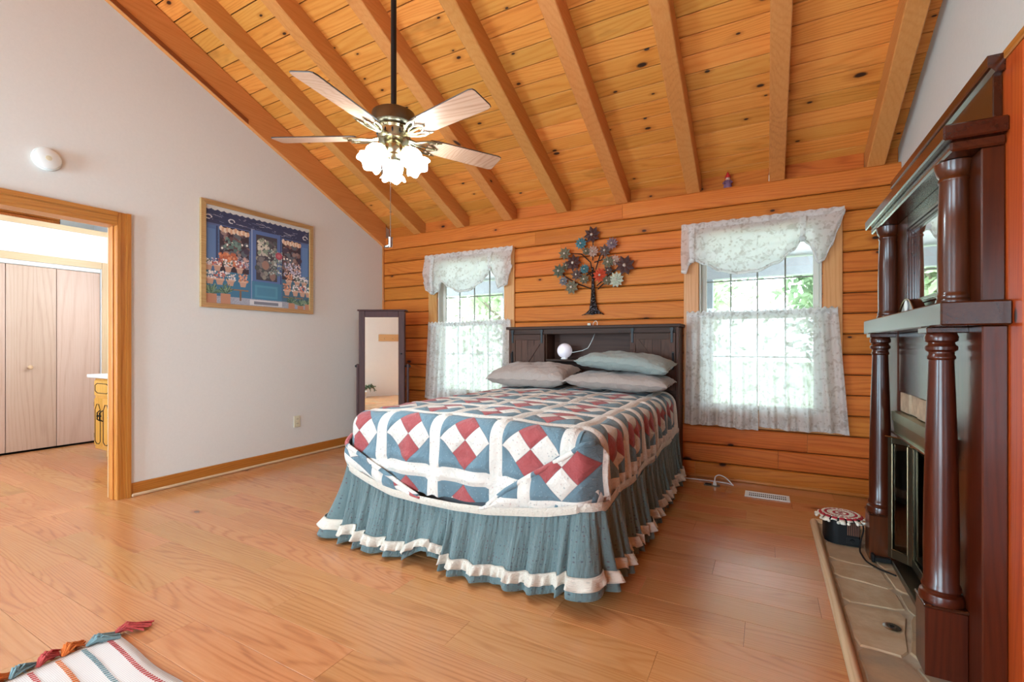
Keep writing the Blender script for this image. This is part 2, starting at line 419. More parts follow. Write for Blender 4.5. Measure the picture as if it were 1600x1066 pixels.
# ---- ceiling: slabs, planks, beams
def slab(y0, y1):
    poly = [(y0, ZP(y0)+.022), (y1, ZP(y1)+.022), (y1, ZP(y1)+.10), (y0, ZP(y0)+.10)]
    return poly
mb = MB(); mb.prism(slab(YRIDGE, YB+.2), 'x', XL-.12, XR+.12)
ceil = struct(add('ceiling', mb, M['gap']))
ANG = math.atan(SL)
bx = [-3.91, -3.2465, -2.598, -1.945, -1.306, -.6445, .0235, .695]     # left edge of each beam
BWID = .116
ends = [XL, XR]
dy = .1315; phase = 3.117
k0 = math.ceil((YRIDGE-phase)/dy); k1 = math.floor((YB+.12-phase)/dy)
def cplank_mesh(L):
    key = ('cp', round(L, 3))
    if key not in meshes:
        w = dy/math.cos(ANG)-.008; t = .022; c = .0015; mb = MB()
        prof = [(-w/2, t), (-w/2, c), (-w/2+c, 0), (w/2-c, 0), (w/2, c), (w/2, t)]
        mb.prism(prof, 'x', -L/2, L/2); meshes[key] = mb.mesh('ceiling_plank')
    return meshes[key]
rr = random.Random(3)
for k in range(k0, k1+1):
    yc = phase+dy*(k+.5)
    cuts = [XL]+sorted(rr.sample([b+BWID/2 for b in bx[:-1]], rr.choice([2, 3, 3]) ))+[XR]
    for p, q in zip(cuts[:-1], cuts[1:]):
        o = link('ceiling_plank', cplank_mesh(q-p-.001), M['ceil_wood'], ceil, loc=((p+q)/2, yc, ZP(yc)))
        o.rotation_euler = (-ANG, 0, 0)
# far slope, behind the camera
mb = MB(); y0, y1 = YR-.1, YRIDGE
mb.prism([(y0, ZP(y0)), (y1, ZP(y1)), (y1, ZP(y1)+.1), (y0, ZP(y0)+.1)], 'x', XL-.12, XR+.12)
add('rear_slope', mb, M['ceil_wood'], ceil)
for b in bx:
    mb = MB(); c = .006
    for (ya, yb_) in ((YRIDGE, YB+.10),):
        # cross-section in x with chamfered lower edges, swept along the slope
        prof = [(b, .20), (b, c), (b+c, 0), (b+BWID-c, 0), (b+BWID, c), (b+BWID, .20)]
        i0 = [mb.vert((px, ya, ZB(ya)+pz)) for px, pz in prof]
        i1 = [mb.vert((px, YB+.0, ZB(YB)+pz)) for px, pz in prof]
        i2 = [mb.vert((px, YB+.13, 2.612+(0 if pz < .1 else .18))) for px, pz in prof]
        n = len(prof)
        for A, B in ((i0, i1), (i1, i2)):
            for q in range(n): mb.face((A[q], A[(q+1) % n], B[(q+1) % n], B[q]))
        mb.face(i0[::-1]); mb.face(i2)
    add('beam', mb, M['beam'], ceil)
allx = [XL+.045]+bx+[XR]
for p, q in zip([XL]+[b+BWID for b in bx], bx+[XR]):
    box('blocking', (p+.002, q-.002, YB+.095, YB+.12, 2.611, 2.80), M['log'], ceil, .003)
# trim board against the left wall under the planks
mb = MB()
mb.prism([(YRIDGE, ZB(YRIDGE)-.115), (YB-.12, ZB(YB-.12)-.115), (YB-.0, 2.485), (YB+.0, ZP(YB)-.01), (YRIDGE, ZP(YRIDGE)-.01)], 'x', XL, XL+.045)
add('wall_beam', mb, M['beam'], ceil)
mb = MB()
mb.prism([(YRIDGE, ZB(YRIDGE)-.117), (2.7, ZB(2.7)-.117), (2.7, ZB(2.7)-.075), (YRIDGE, ZB(YRIDGE)-.075)], 'x', XL+.0451, XL+.052)
add('beam_strip', mb, M['strip'], ceil)
# ---- baseboard left, door casing
bb = sempty('baseboard_left', (XL, 3.15, 0))
box('board', (XL, XL+.016, 1.772, YB-.022, .0, .108), M['trim_y'], bb, .004)
box('shoe_mold', (XL+.016, XL+.034, 1.772, YB-.03, 0, .026), M['pale_trim_y'], bb, .008)
t1 = sempty('trim_1', (XL, 1.22, 0))
def casing(y0, y1, z0, z1, horiz, inner_low=True):
    """door casing with stepped mouldings, lying on the left wall"""
    n = 5; parts = MB()
    prof = [(0, .012), (.22, .02), (.28, .014), (.62, .016), (.68, .024), (1, .028)]
    for (a, ta), (b, tb) in zip(prof[:-1], prof[1:]):
        if horiz:
            A, B = z0+(z1-z0)*a, z0+(z1-z0)*b; parts.box(XL, XL+(ta+tb)/2, y0, y1, A, B-.0008)
        else:
            A, B = y0+(y1-y0)*a, y0+(y1-y0)*b; parts.box(XL, XL+(ta+tb)/2, A, B-.0008, z0, z1)
    return parts
add('side_casing', casing(1.684, 1.771, 0, 2.234, False), M['trim_z'], t1)
add('side_casing', casing(DY0-.012, .669, 0, 2.234, False), M['trim_z'], t1)
add('head_casing', casing(DY0-.012, 1.683, 2.136, 2.234, True), M['trim_y'], t1)
for (a, b) in ((DY1-.02, DY1+.0), (DY0, DY0+.02)):
    box('jamb', (XL-.13, XL+.01, a, b, 0, DZ), M['trim_z'], t1, .003)
box('head_jamb', (XL-.13, XL+.01, DY0, DY1, DZ-.02, DZ), M['trim_y'], t1, .003)
box('door_stop', (XL-.075, XL-.035, DY1-.03, DY1-.02, 0, DZ-.02), M['trim_z'], t1, .003)
box('pale_edge', (XL-.142, XL-.13, DY1-.02, DY1+.06, 0, DZ+.06), M['pale_trim_z'], t1, .002)
box('pale_edge', (XL-.142, XL-.13, DY0, DY1-.02, DZ-.02, DZ+.06), M['pale_trim_y'], t1, .002)

# ---- dressing room seen through the doorway
XC = -7.28
fl2 = struct(add('floor_hall', MB().box(XC-.7, XL-.12, -.4, 2.8, -.12, -.012), M['gap']))
y = 2.76; rows = 0
while y > -.35:
    y0 = y-PW; x = XC-.02; first = True
    while x < XL-.01:
        L = .4+.37*(rows % 3) if first else 1.22; first = False
        x1 = min(x+L, XL+.004)
        link('floor_plank', plank_mesh(x1-x-.0012, PW-.0012, .012, .0012, 'floor_plank'), M['floor_wood'], fl2, loc=((x+x1)/2, (y+y0)/2, 0))
        x = x1
    y = y0; rows += 1
struct(add('wall_hall_side', MB().box(XC-.75, XL-.12, 2.76, 2.86, 0, 3.3), M['white_wall']))
struct(holes_wall('wall_hall_fill_window', XC-.75, XL-.12, 3.3, -.5, -.4, [(-6.6, -5.2, .8, 2.6)], M['white_wall']))
w5 = sempty('window_5', (-5.9, -.45, .8))  # unseen window, added as an opening for the dressing room fill light
for a, b in ((-6.6, -6.54), (-5.93, -5.87), (-5.26, -5.2)): box('frame', (a, b, -.48, -.42, .8, 2.6), M['white'], w5)
# closet front: white wall with an opening for the bifold doors
mb = MB(); mb.box(XC-.08, XC, 2.62, 2.76, 0, 2.56); mb.box(XC-.08, XC, -.4, 2.62, 2.15, 2.56); mb.box(XC-.08, XC, -.4, .13, 0, 2.15)
wc = struct(add('wall_hall_closet', mb, M['white_wall']))
t2 = sempty('trim_2', (XC, 1.4, 0))
box('casing', (XC, XC+.018, 2.622, 2.69, 0, 2.233), M['pale_trim_z'], t2)
box('casing', (XC, XC+.018, .06, 2.62, 2.15, 2.233), M['pale_trim_y'], t2)
box('ledge_cap', (XC-.1, XC+.02, -.4, 2.76, 2.56, 2.62), M['pale_trim_y'], t2)
for z0 in (2.62, 2.78, 2.94, 3.10):
    b = box('wall_log', (XC-.66, XC-.6, -.4, 2.42, z0, z0+.157), M['log'], wc, .008)
box('upper_wall', (XC-.66, XC-.6, 2.42, 2.76, 2.62, 3.3), M['wall'], wc, 0)
box('closet_back', (XC-.72, XC-.66, -.45, 2.8, -.05, 3.3), M['white_wall'], wc, 0)
box('closet_side', (XC-.66, XC-.08, -.45, -.40, -.05, 2.5), M['white_wall'], wc, 0)
box('closet_ceiling', (XC-.66, XC-.09, -.4, 2.76, 2.50, 2.55), M['white_wall'], wc, 0)
struct(add('ceiling_hall', MB().box(XC-.7, XL-.12, -.4, 2.8, 3.28, 3.36), M['white_wall']))
d1 = sempty('door_1', (XC-.03, 1.4, 0))
ys = [2.618, 2.212, 1.794, 1.38, .966, .552, .138]
for k, (b, a) in enumerate(zip(ys[:-1], ys[1:])):
    o = box('door_leaf', (XC-.055, XC-.03, a+.003, b-.003, .02, 2.10), M['birch'], d1, .002)
    if k in (1, 4):
        mb = MB(); rt = Matrix.Rotation(PI/2, 3, 'Y')
        mb.lathe([(.008, 0), (.009, .02), (.02, .03), (.024, .042), (.016, .052), (.0, .054)], (XC-.03, 1.98 if k == 1 else 1.0, .955), 14, rot=rt)
        add('knob', mb, M['pale_trim_z'], o, True)
box('track', (XC-.05, XC-.02, .138, 2.618, 2.105, 2.15), M['white'], d1, .003)
# vanity
van = thing('vanity_cabinet', 'yellow maple bathroom vanity cabinet seen through the left doorway', 'cabinet', (-5.6, 2.48, 0))
box('body', (-6.30, -4.72, 2.215, 2.755, .10, .855), M['vanity'], van, .003)
box('toe_kick', (-6.24, -4.78, 2.29, 2.75, 0, .10), M['vanity'], van, .002)
def arch_panel(x0, x1, z0, z1):
    mb = MB(); mb.cbox(x0, x1, 2.195, 2.214, z0, z1, .004); return mb
for x0, x1 in ((-6.27, -6.09), (-6.08, -5.90), (-5.88, -5.5), (-5.48, -5.1), (-5.08, -4.75)):
    dr = add('door', arch_panel(x0, x1, .14, .64), M['vanity'], van)
    w = x1-x0; a = .03
    pts = [(x0+a, 2.193, .19), (x0+a, 2.193, .52), (x0+a+.2*w, 2.193, .58), (x1-a-.2*w, 2.193, .58), (x1-a, 2.193, .52), (x1-a, 2.193, .19), (x1-a-.2*w, 2.193, .165), (x0+a+.2*w, 2.193, .165), (x0+a, 2.193, .19)]
    add('groove', MB().tube(pts, .004, 6), M['espresso_z'], dr)
    hx = x1-.022 if x0 < -6.2 else x0+.022
    hd = MB(); hd.tube([(hx, 2.19, .52), (hx, 2.165, .50), (hx, 2.165, .43), (hx, 2.19, .41)], .006, 8); hd.ball((hx, 2.168, .465), .012)
    add('handle', hd, M['black'], dr, True)
for x0, x1 in ((-6.27, -5.90), (-5.88, -5.1)):
    dr = add('drawer', arch_panel(x0, x1, .67, .83), M['vanity'], van)
    a = .03
    pts = [(x0+a, 2.193, .72), (x0+a, 2.193, .78), (x0+a+.05, 2.193, .80), (x1-a-.05, 2.193, .80), (x1-a, 2.193, .78), (x1-a, 2.193, .72), (x1-a-.05, 2.193, .70), (x0+a+.05, 2.193, .70), (x0+a, 2.193, .72)]
    add('groove', MB().tube(pts, .004, 6), M['espresso_z'], dr)
for z0 in (.22, .55): box('hinge', (-6.29, -6.272, 2.20, 2.214, z0, z0+.05), M['black'], van, .001)
ct = box('vanity_countertop', (-6.38, -4.70, 2.17, 2.756, .856, .892), plain('cultured_marble', C(232, 232, 230), .25, var=.05, nscale=5), None, .006)
tag(ct, 'white marble vanity countertop on the yellow cabinet', 'countertop')

# lamp bar over the vanity: lights the closet doors and throws the wedge of light out of the doorway
vl = thing('vanity_light', 'brass bar lamp with three globes above the vanity', 'lamp', (-5.9, 2.72, 1.98))
box('back_plate', (-6.3, -5.5, 2.735, 2.757, 1.98, 2.08), M['brass'], vl, .004)
k = NT('vanity_globe'); k.set(k.ramp(k.noise(k.coords(), 20, 2), [(0, C(246, 242, 236)), (1, C(255, 252, 246))])); k.put(k.b.inputs['Emission Color'], (.80, .92, 1, 1)); k.put(k.b.inputs['Emission Strength'], 80.0)
for gx in (-6.15, -5.9, -5.65):
    add('globe', MB().ball((gx, 2.672, 2.03), .055, 18, 12), k.m, vl, 'all')
    add('holder', MB().lathe([(.0, 0), (.03, 0), (.028, .012), (.0, .012)], (gx, 2.735, 2.03), 14, rot=Matrix.Rotation(PI/2, 3, 'X')), M['brass'], vl, True)

# ================================================================ WINDOWS AND WHAT LIES OUTSIDE
def window(cx, n):
    w = sempty('window_%d' % n, (cx, YB, OZ0))
    L, R = cx-.60, cx+.605
    # inside casing boards
    box('casing', (L, cx-.47, YB-.022, YB-.001, .48, 2.30), M['wincase_z'], w)
    box('casing', (cx+.475, R, YB-.022, YB-.001, .48, 2.30), M['wincase_z'], w)
    box('head_casing', (cx-.47, cx+.475, YB-.022, YB-.001, 2.19, 2.30), M['wincase_x'], w)
    box('apron', (cx-.47, cx+.475, YB-.02, YB-.001, .48, .60), M['wincase_x'], w)
    box('sill', (cx-.52, cx+.52, YB-.026, YB+.10, .60, .634), M['wincase_x'], w)
    # jambs
    box('jamb', (cx-.47, cx-.455, YB, YB+.15, .634, 2.28), M['vinyl'], w)
    box('jamb', (cx+.455, cx+.47, YB, YB+.15, .634, 2.28), M['vinyl'], w)
    box('head_jamb', (cx-.455, cx+.455, YB, YB+.15, 2.235, 2.28), M['vinyl'], w)
    for (nm, z0, z1, yy, bars) in (('lower_sash', .634, 1.47, YB+.05, (1.10,)), ('upper_sash', 1.44, 2.235, YB+.085, (1.785, 2.09))):
        s = box(nm, (cx-.455, cx-.415, yy, yy+.03, z0, z1), M['vinyl'], w, .003)
        box('stile', (cx+.415, cx+.455, yy, yy+.03, z0, z1), M['vinyl'], s, .003)
        box('rail', (cx-.415, cx+.415, yy, yy+.03, z0, z0+.04), M['vinyl'], s, .003)
        box('rail', (cx-.415, cx+.415, yy, yy+.03, z1-.035, z1), M['vinyl'], s, .003)
        for k in (-1, 0, 1): box('muntin', (cx+k*.213-.006, cx+k*.213+.006, yy+.009, yy+.021, z0+.04, z1-.035), M['muntin'], s, .002)
        for zz in bars: box('muntin', (cx-.415, cx+.415, yy+.008, yy+.022, zz-.006, zz+.006), M['muntin'], s, .002)
        add('pane', MB().box(cx-.415, cx+.415, yy+.013, yy+.017, z0+.04, z1-.035), M['glass'], s)
M['muntin'] = plain('muntin_grey', C(128, 124, 112), .5)
for cx, n in WIN: window(cx, n)

# ---- sheer floral curtains
def curtain_mat(name, dens):
    k = NT(name); v = k.coords((1, 1, 1), kind='Object'); k.t.nodes.remove(k.b)
    leaf = k.voro(v, 26); stem = k.noise(v, 16, 4, .6, 1.2)
    pat = k.math('ADD', k.math('MULTIPLY', k.ramp(leaf, [(.22, (1, 1, 1, 1)), (.30, (0, 0, 0, 1))]), .6), k.ramp(stem, [(.52, (0, 0, 0, 1)), (.60, (.7, .7, .7, 1))]))
    c = k.mix(pat, C(246, 245, 243), C(206, 200, 194))
    wv = k.noise(k.coords((1, 1, 1)), 700, 1)
    df = k.n('ShaderNodeBsdfDiffuse'); tl = k.n('ShaderNodeBsdfTranslucent'); tr = k.n('ShaderNodeBsdfTransparent')
    k.lk(c, df.inputs[0]); k.lk(c, tl.inputs[0])
    m1 = k.n('ShaderNodeMixShader'); m1.inputs[0].default_value = .55; k.lk(df.outputs[0], m1.inputs[1]); k.lk(tl.outputs[0], m1.inputs[2])
    m2 = k.n('ShaderNodeMixShader'); k.lk(k.math('MULTIPLY', k.math('SUBTRACT', 1.0, k.math('MULTIPLY', pat, .5)), k.math('ADD', dens, k.math('MULTIPLY', wv, .08))), m2.inputs[0])
    k.lk(m1.outputs[0], m2.inputs[1]); k.lk(tr.outputs[0], m2.inputs[2]); k.lk(m2.outputs[0], k.out.inputs[0])
    return k.m
M['sheer'] = curtain_mat('sheer_floral', .10)
M['sheer_top'] = curtain_mat('sheer_floral_valance', .10)
M['band'] = curtain_mat('curtain_tie', .02)
def sm(a, b, x):
    t = max(0, min(1, (x-a)/(b-a))); return t*t*(3-2*t)
def cafe(x0t, x1t, x0b, x1b, zt, zb0, zb1, label, seed, group, gather=1.0):
    rn = random.Random(seed); ph = [rn.uniform(0, 6.28) for _ in range(6)]
    th = thing('cafe_curtain', label, 'curtain', ((x0t+x1t)/2, YB-.06, zb0), group)
    def fold(a, b):
        amp = (.010+.014*b)*gather
        return amp*math.sin(a*2*PI*4.5+ph[0])+.5*amp*math.sin(a*2*PI*8+ph[1]+b)+.3*amp*math.sin(a*2*PI*13+ph[2])
    def f(a, b):
        x = (x0t+(x1t-x0t)*a)*(1-b)+(x0b+(x1b-x0b)*a)*b
        zb = zb0+(zb1-zb0)*a+.006*math.sin(a*9+ph[3])
        z = zt+(zb-zt)*b
        return (x, YB-.07+fold(a, b)*sm(0, .12, b)*.9+.004*math.sin(a*70)*(1-b), z)
    o = add('panel', MB().grid(f, 72, 30), M['sheer'], th, 'all')
    # rod pocket with its frilled header, hem
    g = lambda a, b: (x0t+(x1t-x0t)*a, YB-.066-.010*math.sin(PI*b)+.003*math.sin(a*75), zt+.016+.008*math.sin(a*75+1)*(1-b)-.055*b)
    add('rod_pocket', MB().grid(g, 110, 4), M['band'], th, 'all')
    h = lambda a, b: (lambda p: (p[0], p[1]-.003, p[2]))(f(a, .965+.035*b))
    add('hem', MB().grid(h, 72, 2), M['band'], th, 'all')
    return th
for (cx, n, nm) in ((-3.053, 1, 'left'), (-.0675, 2, 'right')):
    place = 'beside the dark mirror' if n == 1 else 'nearest the fireplace'
    if n == 1:
        cafe(-3.615, -3.01, -3.68, -3.03, 1.465, .55, .56, 'left sheer cafe panel on the window beside the cheval mirror', 1, 'sheer cafe curtain panels', 1.5)
        cafe(-3.005, -2.47, -3.02, -2.455, 1.475, .56, .57, 'right sheer cafe panel on the window behind the left pillow', 2, 'sheer cafe curtain panels', 1.6)
    else:
        cafe(-.636, -.066, -.655, -.058, 1.49, .492, .478, 'left sheer cafe panel on the window right of the headboard', 3, 'sheer cafe curtain panels')
        cafe(-.060, .501, -.054, .575, 1.492, .50, .494, 'right sheer cafe panel on the window nearest the fireplace', 4, 'sheer cafe curtain panels')
    rz = 1.46 if n == 1 else 1.485
    ro = add('curtain_rod', MB().tube([(cx-.565, YB-.06, rz), (cx+.565, YB-.06, rz)], .006, 8), M['white'], None, True)
    tag(ro, 'thin white rod carrying the cafe curtains of the %s window' % nm, 'curtain rod', 'cafe curtain rods')

def valance(cx, n, zt, label):
    """tie-up valance: gathered by two ties, sagging between them, tails at the sides"""
    x0, x1 = (cx-.612, cx+.612); th = thing('valance', label, 'curtain', (cx, YB-.07, zt-.45), 'tie-up valances')
    # lower edge z as a function of a in 0..1, read off the photograph
    if n == 2: pts = [(0, .43), (.035, .44), (.06, .36), (.09, .33), (.16, .37), (.26, .44), (.38, .475), (.5, .465), (.62, .41), (.72, .31), (.765, .235), (.80, .27), (.86, .43), (.885, .41), (.93, .30), (.965, .17), (1, .05)]
    else: pts = [(0, .33), (.03, .42), (.10, .47), (.18, .44), (.22, .33), (.3, .40), (.42, .465), (.55, .455), (.66, .38), (.74, .29), (.77, .235), (.81, .30), (.85, .45), (.89, .43), (.95, .42), (.975, .30), (1, .22)]
    def low(a):
        for (p, q), (r, s) in zip(pts[:-1], pts[1:]):
            if p <= a <= r:
                t = (a-p)/(r-p); t = t*t*(3-2*t); return q+(s-q)*t
        return pts[-1][1]
    ties = (.10 if n == 1 else .075, .77)
    def f(a, b):
        x = x0+(x1-x0)*a; d = low(a)
        pull = sum(math.exp(-((a-t)/.055)**2) for t in ties)
        z = zt-d*b
        bulge = .05*math.sin(PI*min(1, b*.95))*(1-.75*pull)*(.4+b)
        wr = .007*math.sin(34*(a-.77)+14*b)*b*(1-pull*.3)+.006*math.sin(a*60+b*18)*b*b*pull*2
        return (x, YB-.068-bulge-wr, z)
    o = add('cloth', MB().grid(f, 110, 26), M['sheer_top'], th, 'all')
    g = lambda a, b: (x0+(x1-x0)*a, YB-.074-.006*math.sin(PI*b)+.002*math.sin(a*95), zt+.012+.004*math.sin(a*95)*(1-b)-.05*b)
    add('rod_pocket', MB().grid(g, 120, 3), M['band'], th, 'all')
    # rolled lower edge gathered by the ties
    def e(a, b):
        p = f(a, 1); ang = b*PI*1.5-PI/2
        return (p[0], p[1]-.010-.012*math.cos(ang), p[2]+.012+.014*math.sin(ang))
    add('rolled_edge', MB().grid(e, 110, 5), M['band'], th, 'all')
    for t in ties:
        d = low(t)
        h = lambda a, b: (x0+(x1-x0)*t+(a-.5)*.05*(1-.35*b), YB-.082-.03*math.sin(PI*b)-.006*math.sin(PI*a), zt-.03-(d-.03)*b)
        add('tie', MB().grid(h, 4, 14), M['band'], th, 'all')
        # gathered pleats fanning below the tie
        kn = MB().ball((x0+(x1-x0)*t, YB-.10, zt-d+.02), .026, 10, 8, (1, .7, .8)); add('knot', kn, M['band'], th, 'all')
valance(-3.053, 1, 2.285, 'pale floral tie-up valance over the window beside the cheval mirror')
valance(-.0675, 2, 2.29, 'pale floral tie-up valance over the window nearest the fireplace')

# ---- outside: porch, lawn, trees
def leaf_mat(name, a, b):
    k = NT(name); f = k.noise(k.coords(), 3.0, 3); c = k.ramp(f, [(.35, a), (.65, b)])
    k.t.nodes.remove(k.b); d = k.n('ShaderNodeBsdfDiffuse'); t = k.n('ShaderNodeBsdfTranslucent'); k.lk(c, d.inputs[0]); k.lk(c, t.inputs[0])
    m = k.n('ShaderNodeMixShader'); m.inputs[0].default_value = .45; k.lk(d.outputs[0], m.inputs[1]); k.lk(t.outputs[0], m.inputs[2]); k.lk(m.outputs[0], k.out.inputs[0]); return k.m
M['leaf_a'] = leaf_mat('leaves_spring', C(132, 150, 112), C(186, 198, 164))
M['leaf_b'] = leaf_mat('leaves_deep', C(104, 124, 96), C(156, 174, 138))
M['bark'] = plain('bark', C(120, 108, 96), .9, var=.25, nscale=10)
lawn = struct(add('ground_lawn', MB().box(-40, 30, YB+2.6, 60, -.75, -.6), leaf_mat('lawn', C(190, 200, 172), C(216, 220, 204))))
struct(add('floor_porch', MB().box(-9, 6, YB+.2, YB+2.6, -.25, -.12), plain('porch_boards', C(176, 172, 164), .7)))
mb = MB(); mb.prism([(YB+.2, 2.95), (YB+2.9, 2.30), (YB+2.9, 2.36), (YB+.2, 3.01)], 'x', -9, 6)
struct(add('ceiling_porch', mb, plain('porch_soffit', C(206, 204, 202), .7)))
pb = box('porch_beam', (-9, 6, YB+2.45, YB+2.6, 2.12, 2.34), plain('porch_beam_paint', C(150, 150, 152), .6)); struct(pb)
for i, px in enumerate((-6.4, -3.95, -.72, 2.6)):
    p = thing('porch_post', ['grey porch post far left outside', 'grey porch post outside the window beside the mirror', 'grey porch post outside the window nearest the fireplace', 'grey porch post far right outside'][i], 'post', (px, YB+2.52, -.12), 'grey porch posts')
    box('shaft', (px-.07, px+.07, YB+2.45, YB+2.59, -.12, 2.12), M['porch'] if 'porch' in M else M.setdefault('porch', plain('porch_post_paint', C(128, 134, 138), .6)), p)
    box('base_block', (px-.085, px+.085, YB+2.435, YB+2.605, -.12, .06), M['porch'], p)
def tree(x, y, h, r, label, mat, seed):
    rn = random.Random(seed); th = thing('tree', label, 'tree', (x, y, -.6), 'trees beyond the porch')
    mb = MB(); mb.tube([(x, y, -.6), (x+.1, y, h*.3), (x-.05, y+.1, h*.6), (x+.05, y, h*.9)], [.2, .15, .1, .03], 8)
    for k in range(7):
        a = rn.uniform(0, 6.28); z0 = h*rn.uniform(.2, .6); L = r*rn.uniform(.6, .95)
        mb.tube([(x, y, z0), (x+.5*L*math.cos(a), y+.5*L*math.sin(a), z0+.3*L), (x+L*math.cos(a), y+L*math.sin(a), z0+.55*L)], [.06, .04, .012], 6)
    add('trunk', mb, M['bark'], th, True)
    lf = MB()
    for k in range(2600):
        u = rn.gauss(0, .42); v = rn.gauss(0, .42); w = rn.gauss(0, .4); c = Vector((x+r*u, y+r*v, h*.55+h*.5*w))
        if c.z < .1: continue
        s = rn.uniform(.09, .2); a = Vector((rn.uniform(-1, 1), rn.uniform(-1, 1), rn.uniform(-1, 1))).normalized(); b = a.orthogonal().normalized(); 
        i = lf.verts([c-a*s, c+b*s*.5, c+a*s, c-b*s*.5]); lf.face(i)
    o = add('foliage', lf, mat, th); o['kind'] = 'stuff'
tree(-7.6, 13.5, 6.5, 2.6, 'pale green leafy tree behind the left window', M['leaf_a'], 1)
tree(-3.6, 22.0, 7.5, 3.0, 'broad bright green tree far behind the left window', M['leaf_b'], 2)
tree(-2.2, 14.0, 6.0, 1.3, 'fresh green tree behind the gap left of the fireplace window', M['leaf_a'], 3)
tree(1.6, 13.0, 6.2, 1.3, 'bright green tree centred in the fireplace window', M['leaf_b'], 4)
tree(3.4, 24, 7.5, 3.0, 'tall pale tree at the right of the fireplace window', M['leaf_a'], 5)
tree(-14, 26, 8.0, 3.4, 'large distant tree at the far left outside', M['leaf_b'], 6)

# ================================================================ CEILING FAN
FX, FY = -1.80, 1.93
fan = thing('ceiling_fan', 'brass ceiling fan with five pale wood blades and lit tulip shades', 'ceiling fan', (FX, FY, 1.75))
M['blade'] = wood('blade_bleached', C(176, 124, 94), C(206, 160, 130), C(220, 182, 156), 'X', 10, .4, rnd=0, bands=.7)
M['blade_edge'] = plain('blade_edge', C(64, 50, 44), .5)
ZBL = 2.345
add('downrod', MB().tube([(FX, FY, 2.47), (FX, FY, ZP(FY)-.05)], .0155, 14), M['black'], fan, True)
add('canopy', MB().lathe([(.02, -.14), (.05, -.12), (.068, -.05), (.07, .05)], (FX, FY, ZP(FY)-.02), 24), M['brass_dark'], fan, True)
mot = add('motor_housing', MB().lathe([(.0, 2.492), (.03, 2.49), (.10, 2.482), (.116, 2.472), (.12, 2.455), (.12, 2.408), (.112, 2.40), (.10, 2.395), (.0, 2.395)], (FX, FY, 0), 40), M['brass_dark'], fan, True)
add('lower_housing', MB().lathe([(.0, 2.394), (.098, 2.394), (.10, 2.385), (.088, 2.375), (.086, 2.338), (.082, 2.325), (.06, 2.318), (.0, 2.318)], (FX, FY, 0), 40), M['brass'], fan, True)
for k in range(14):
    a = 2*PI*k/14; c = Vector((FX+.087*math.cos(a), FY+.087*math.sin(a), 2.356)); mb = MB(); mb.ball(c, .011, 8, 6, (.5, .5, 1.2)); add('vent_slot', mb, M['black'], fan, True)
sw = add('switch_cup', MB().lathe([(.0, 2.317), (.045, 2.317), (.055, 2.30), (.055, 2.262), (.048, 2.25), (.05, 2.24), (.04, 2.225), (.02, 2.218), (.0, 2.215)], (FX, FY, 0), 32), M['brass'], fan, True)
for k in range(5):
    ang = math.radians(-10+72*k); R = Matrix.Rotation(ang, 4, 'Z'); tilt = Matrix.Rotation(math.radians(-13), 4, 'X')
    xf = Matrix.Translation((FX, FY, ZBL)) @ R @ tilt
    # blade outline: rounded-cornered board widening to the tip
    outl = [(.20, -.055), (.24, -.061), (.635, -.070), (.655, -.064), (.66, -.052), (.66, .052), (.655, .064), (.635, .070), (.24, .061), (.20, .055)]
    mb = MB(); mb.xf = xf; mb.prism(outl, 'z', -.003, .003)
    bl = add('blade', mb, M['blade'], fan)
    mb = MB(); mb.xf = xf; mb.tube([(p[0], p[1], .0008) for p in outl]+[(outl[0][0], outl[0][1], .0008)], .0034, 6); add('edge_band', mb, M['blade_edge'], bl)
    # pierced brass blade iron
    mb = MB(); mb.xf = xf
    for sgn in (-1, 1):
        mb.tube([(.085, .012*sgn, .0), (.12, .02*sgn, -.012), (.16, .044*sgn, -.012), (.20, .058*sgn, -.010), (.235, .055*sgn, -.009), (.262, .062*sgn, -.009)], [.008, .008, .007, .007, .006, .003], 8)
        mb.tube([(.13, .004*sgn, -.012), (.165, .022*sgn, -.013), (.20, .028*sgn, -.011), (.235, .055*sgn, -.009)], .005, 6)
        mb.tube([(.20, .028*sgn, -.011), (.23, .016*sgn, -.010), (.25, .0, -.010)], .005, 6)
    mb.tube([(.085, 0, 0), (.13, 0, -.014), (.19, 0, -.012), (.258, 0, -.010)], [.009, .007, .006, .005], 8)
    for p in ((.235, .055), (.235, -.055), (.25, 0)): mb.ball((p[0], p[1], -.012), .008, 8, 6, (1, 1, .6))
    add('blade_iron', mb, M['brass'], fan, True)
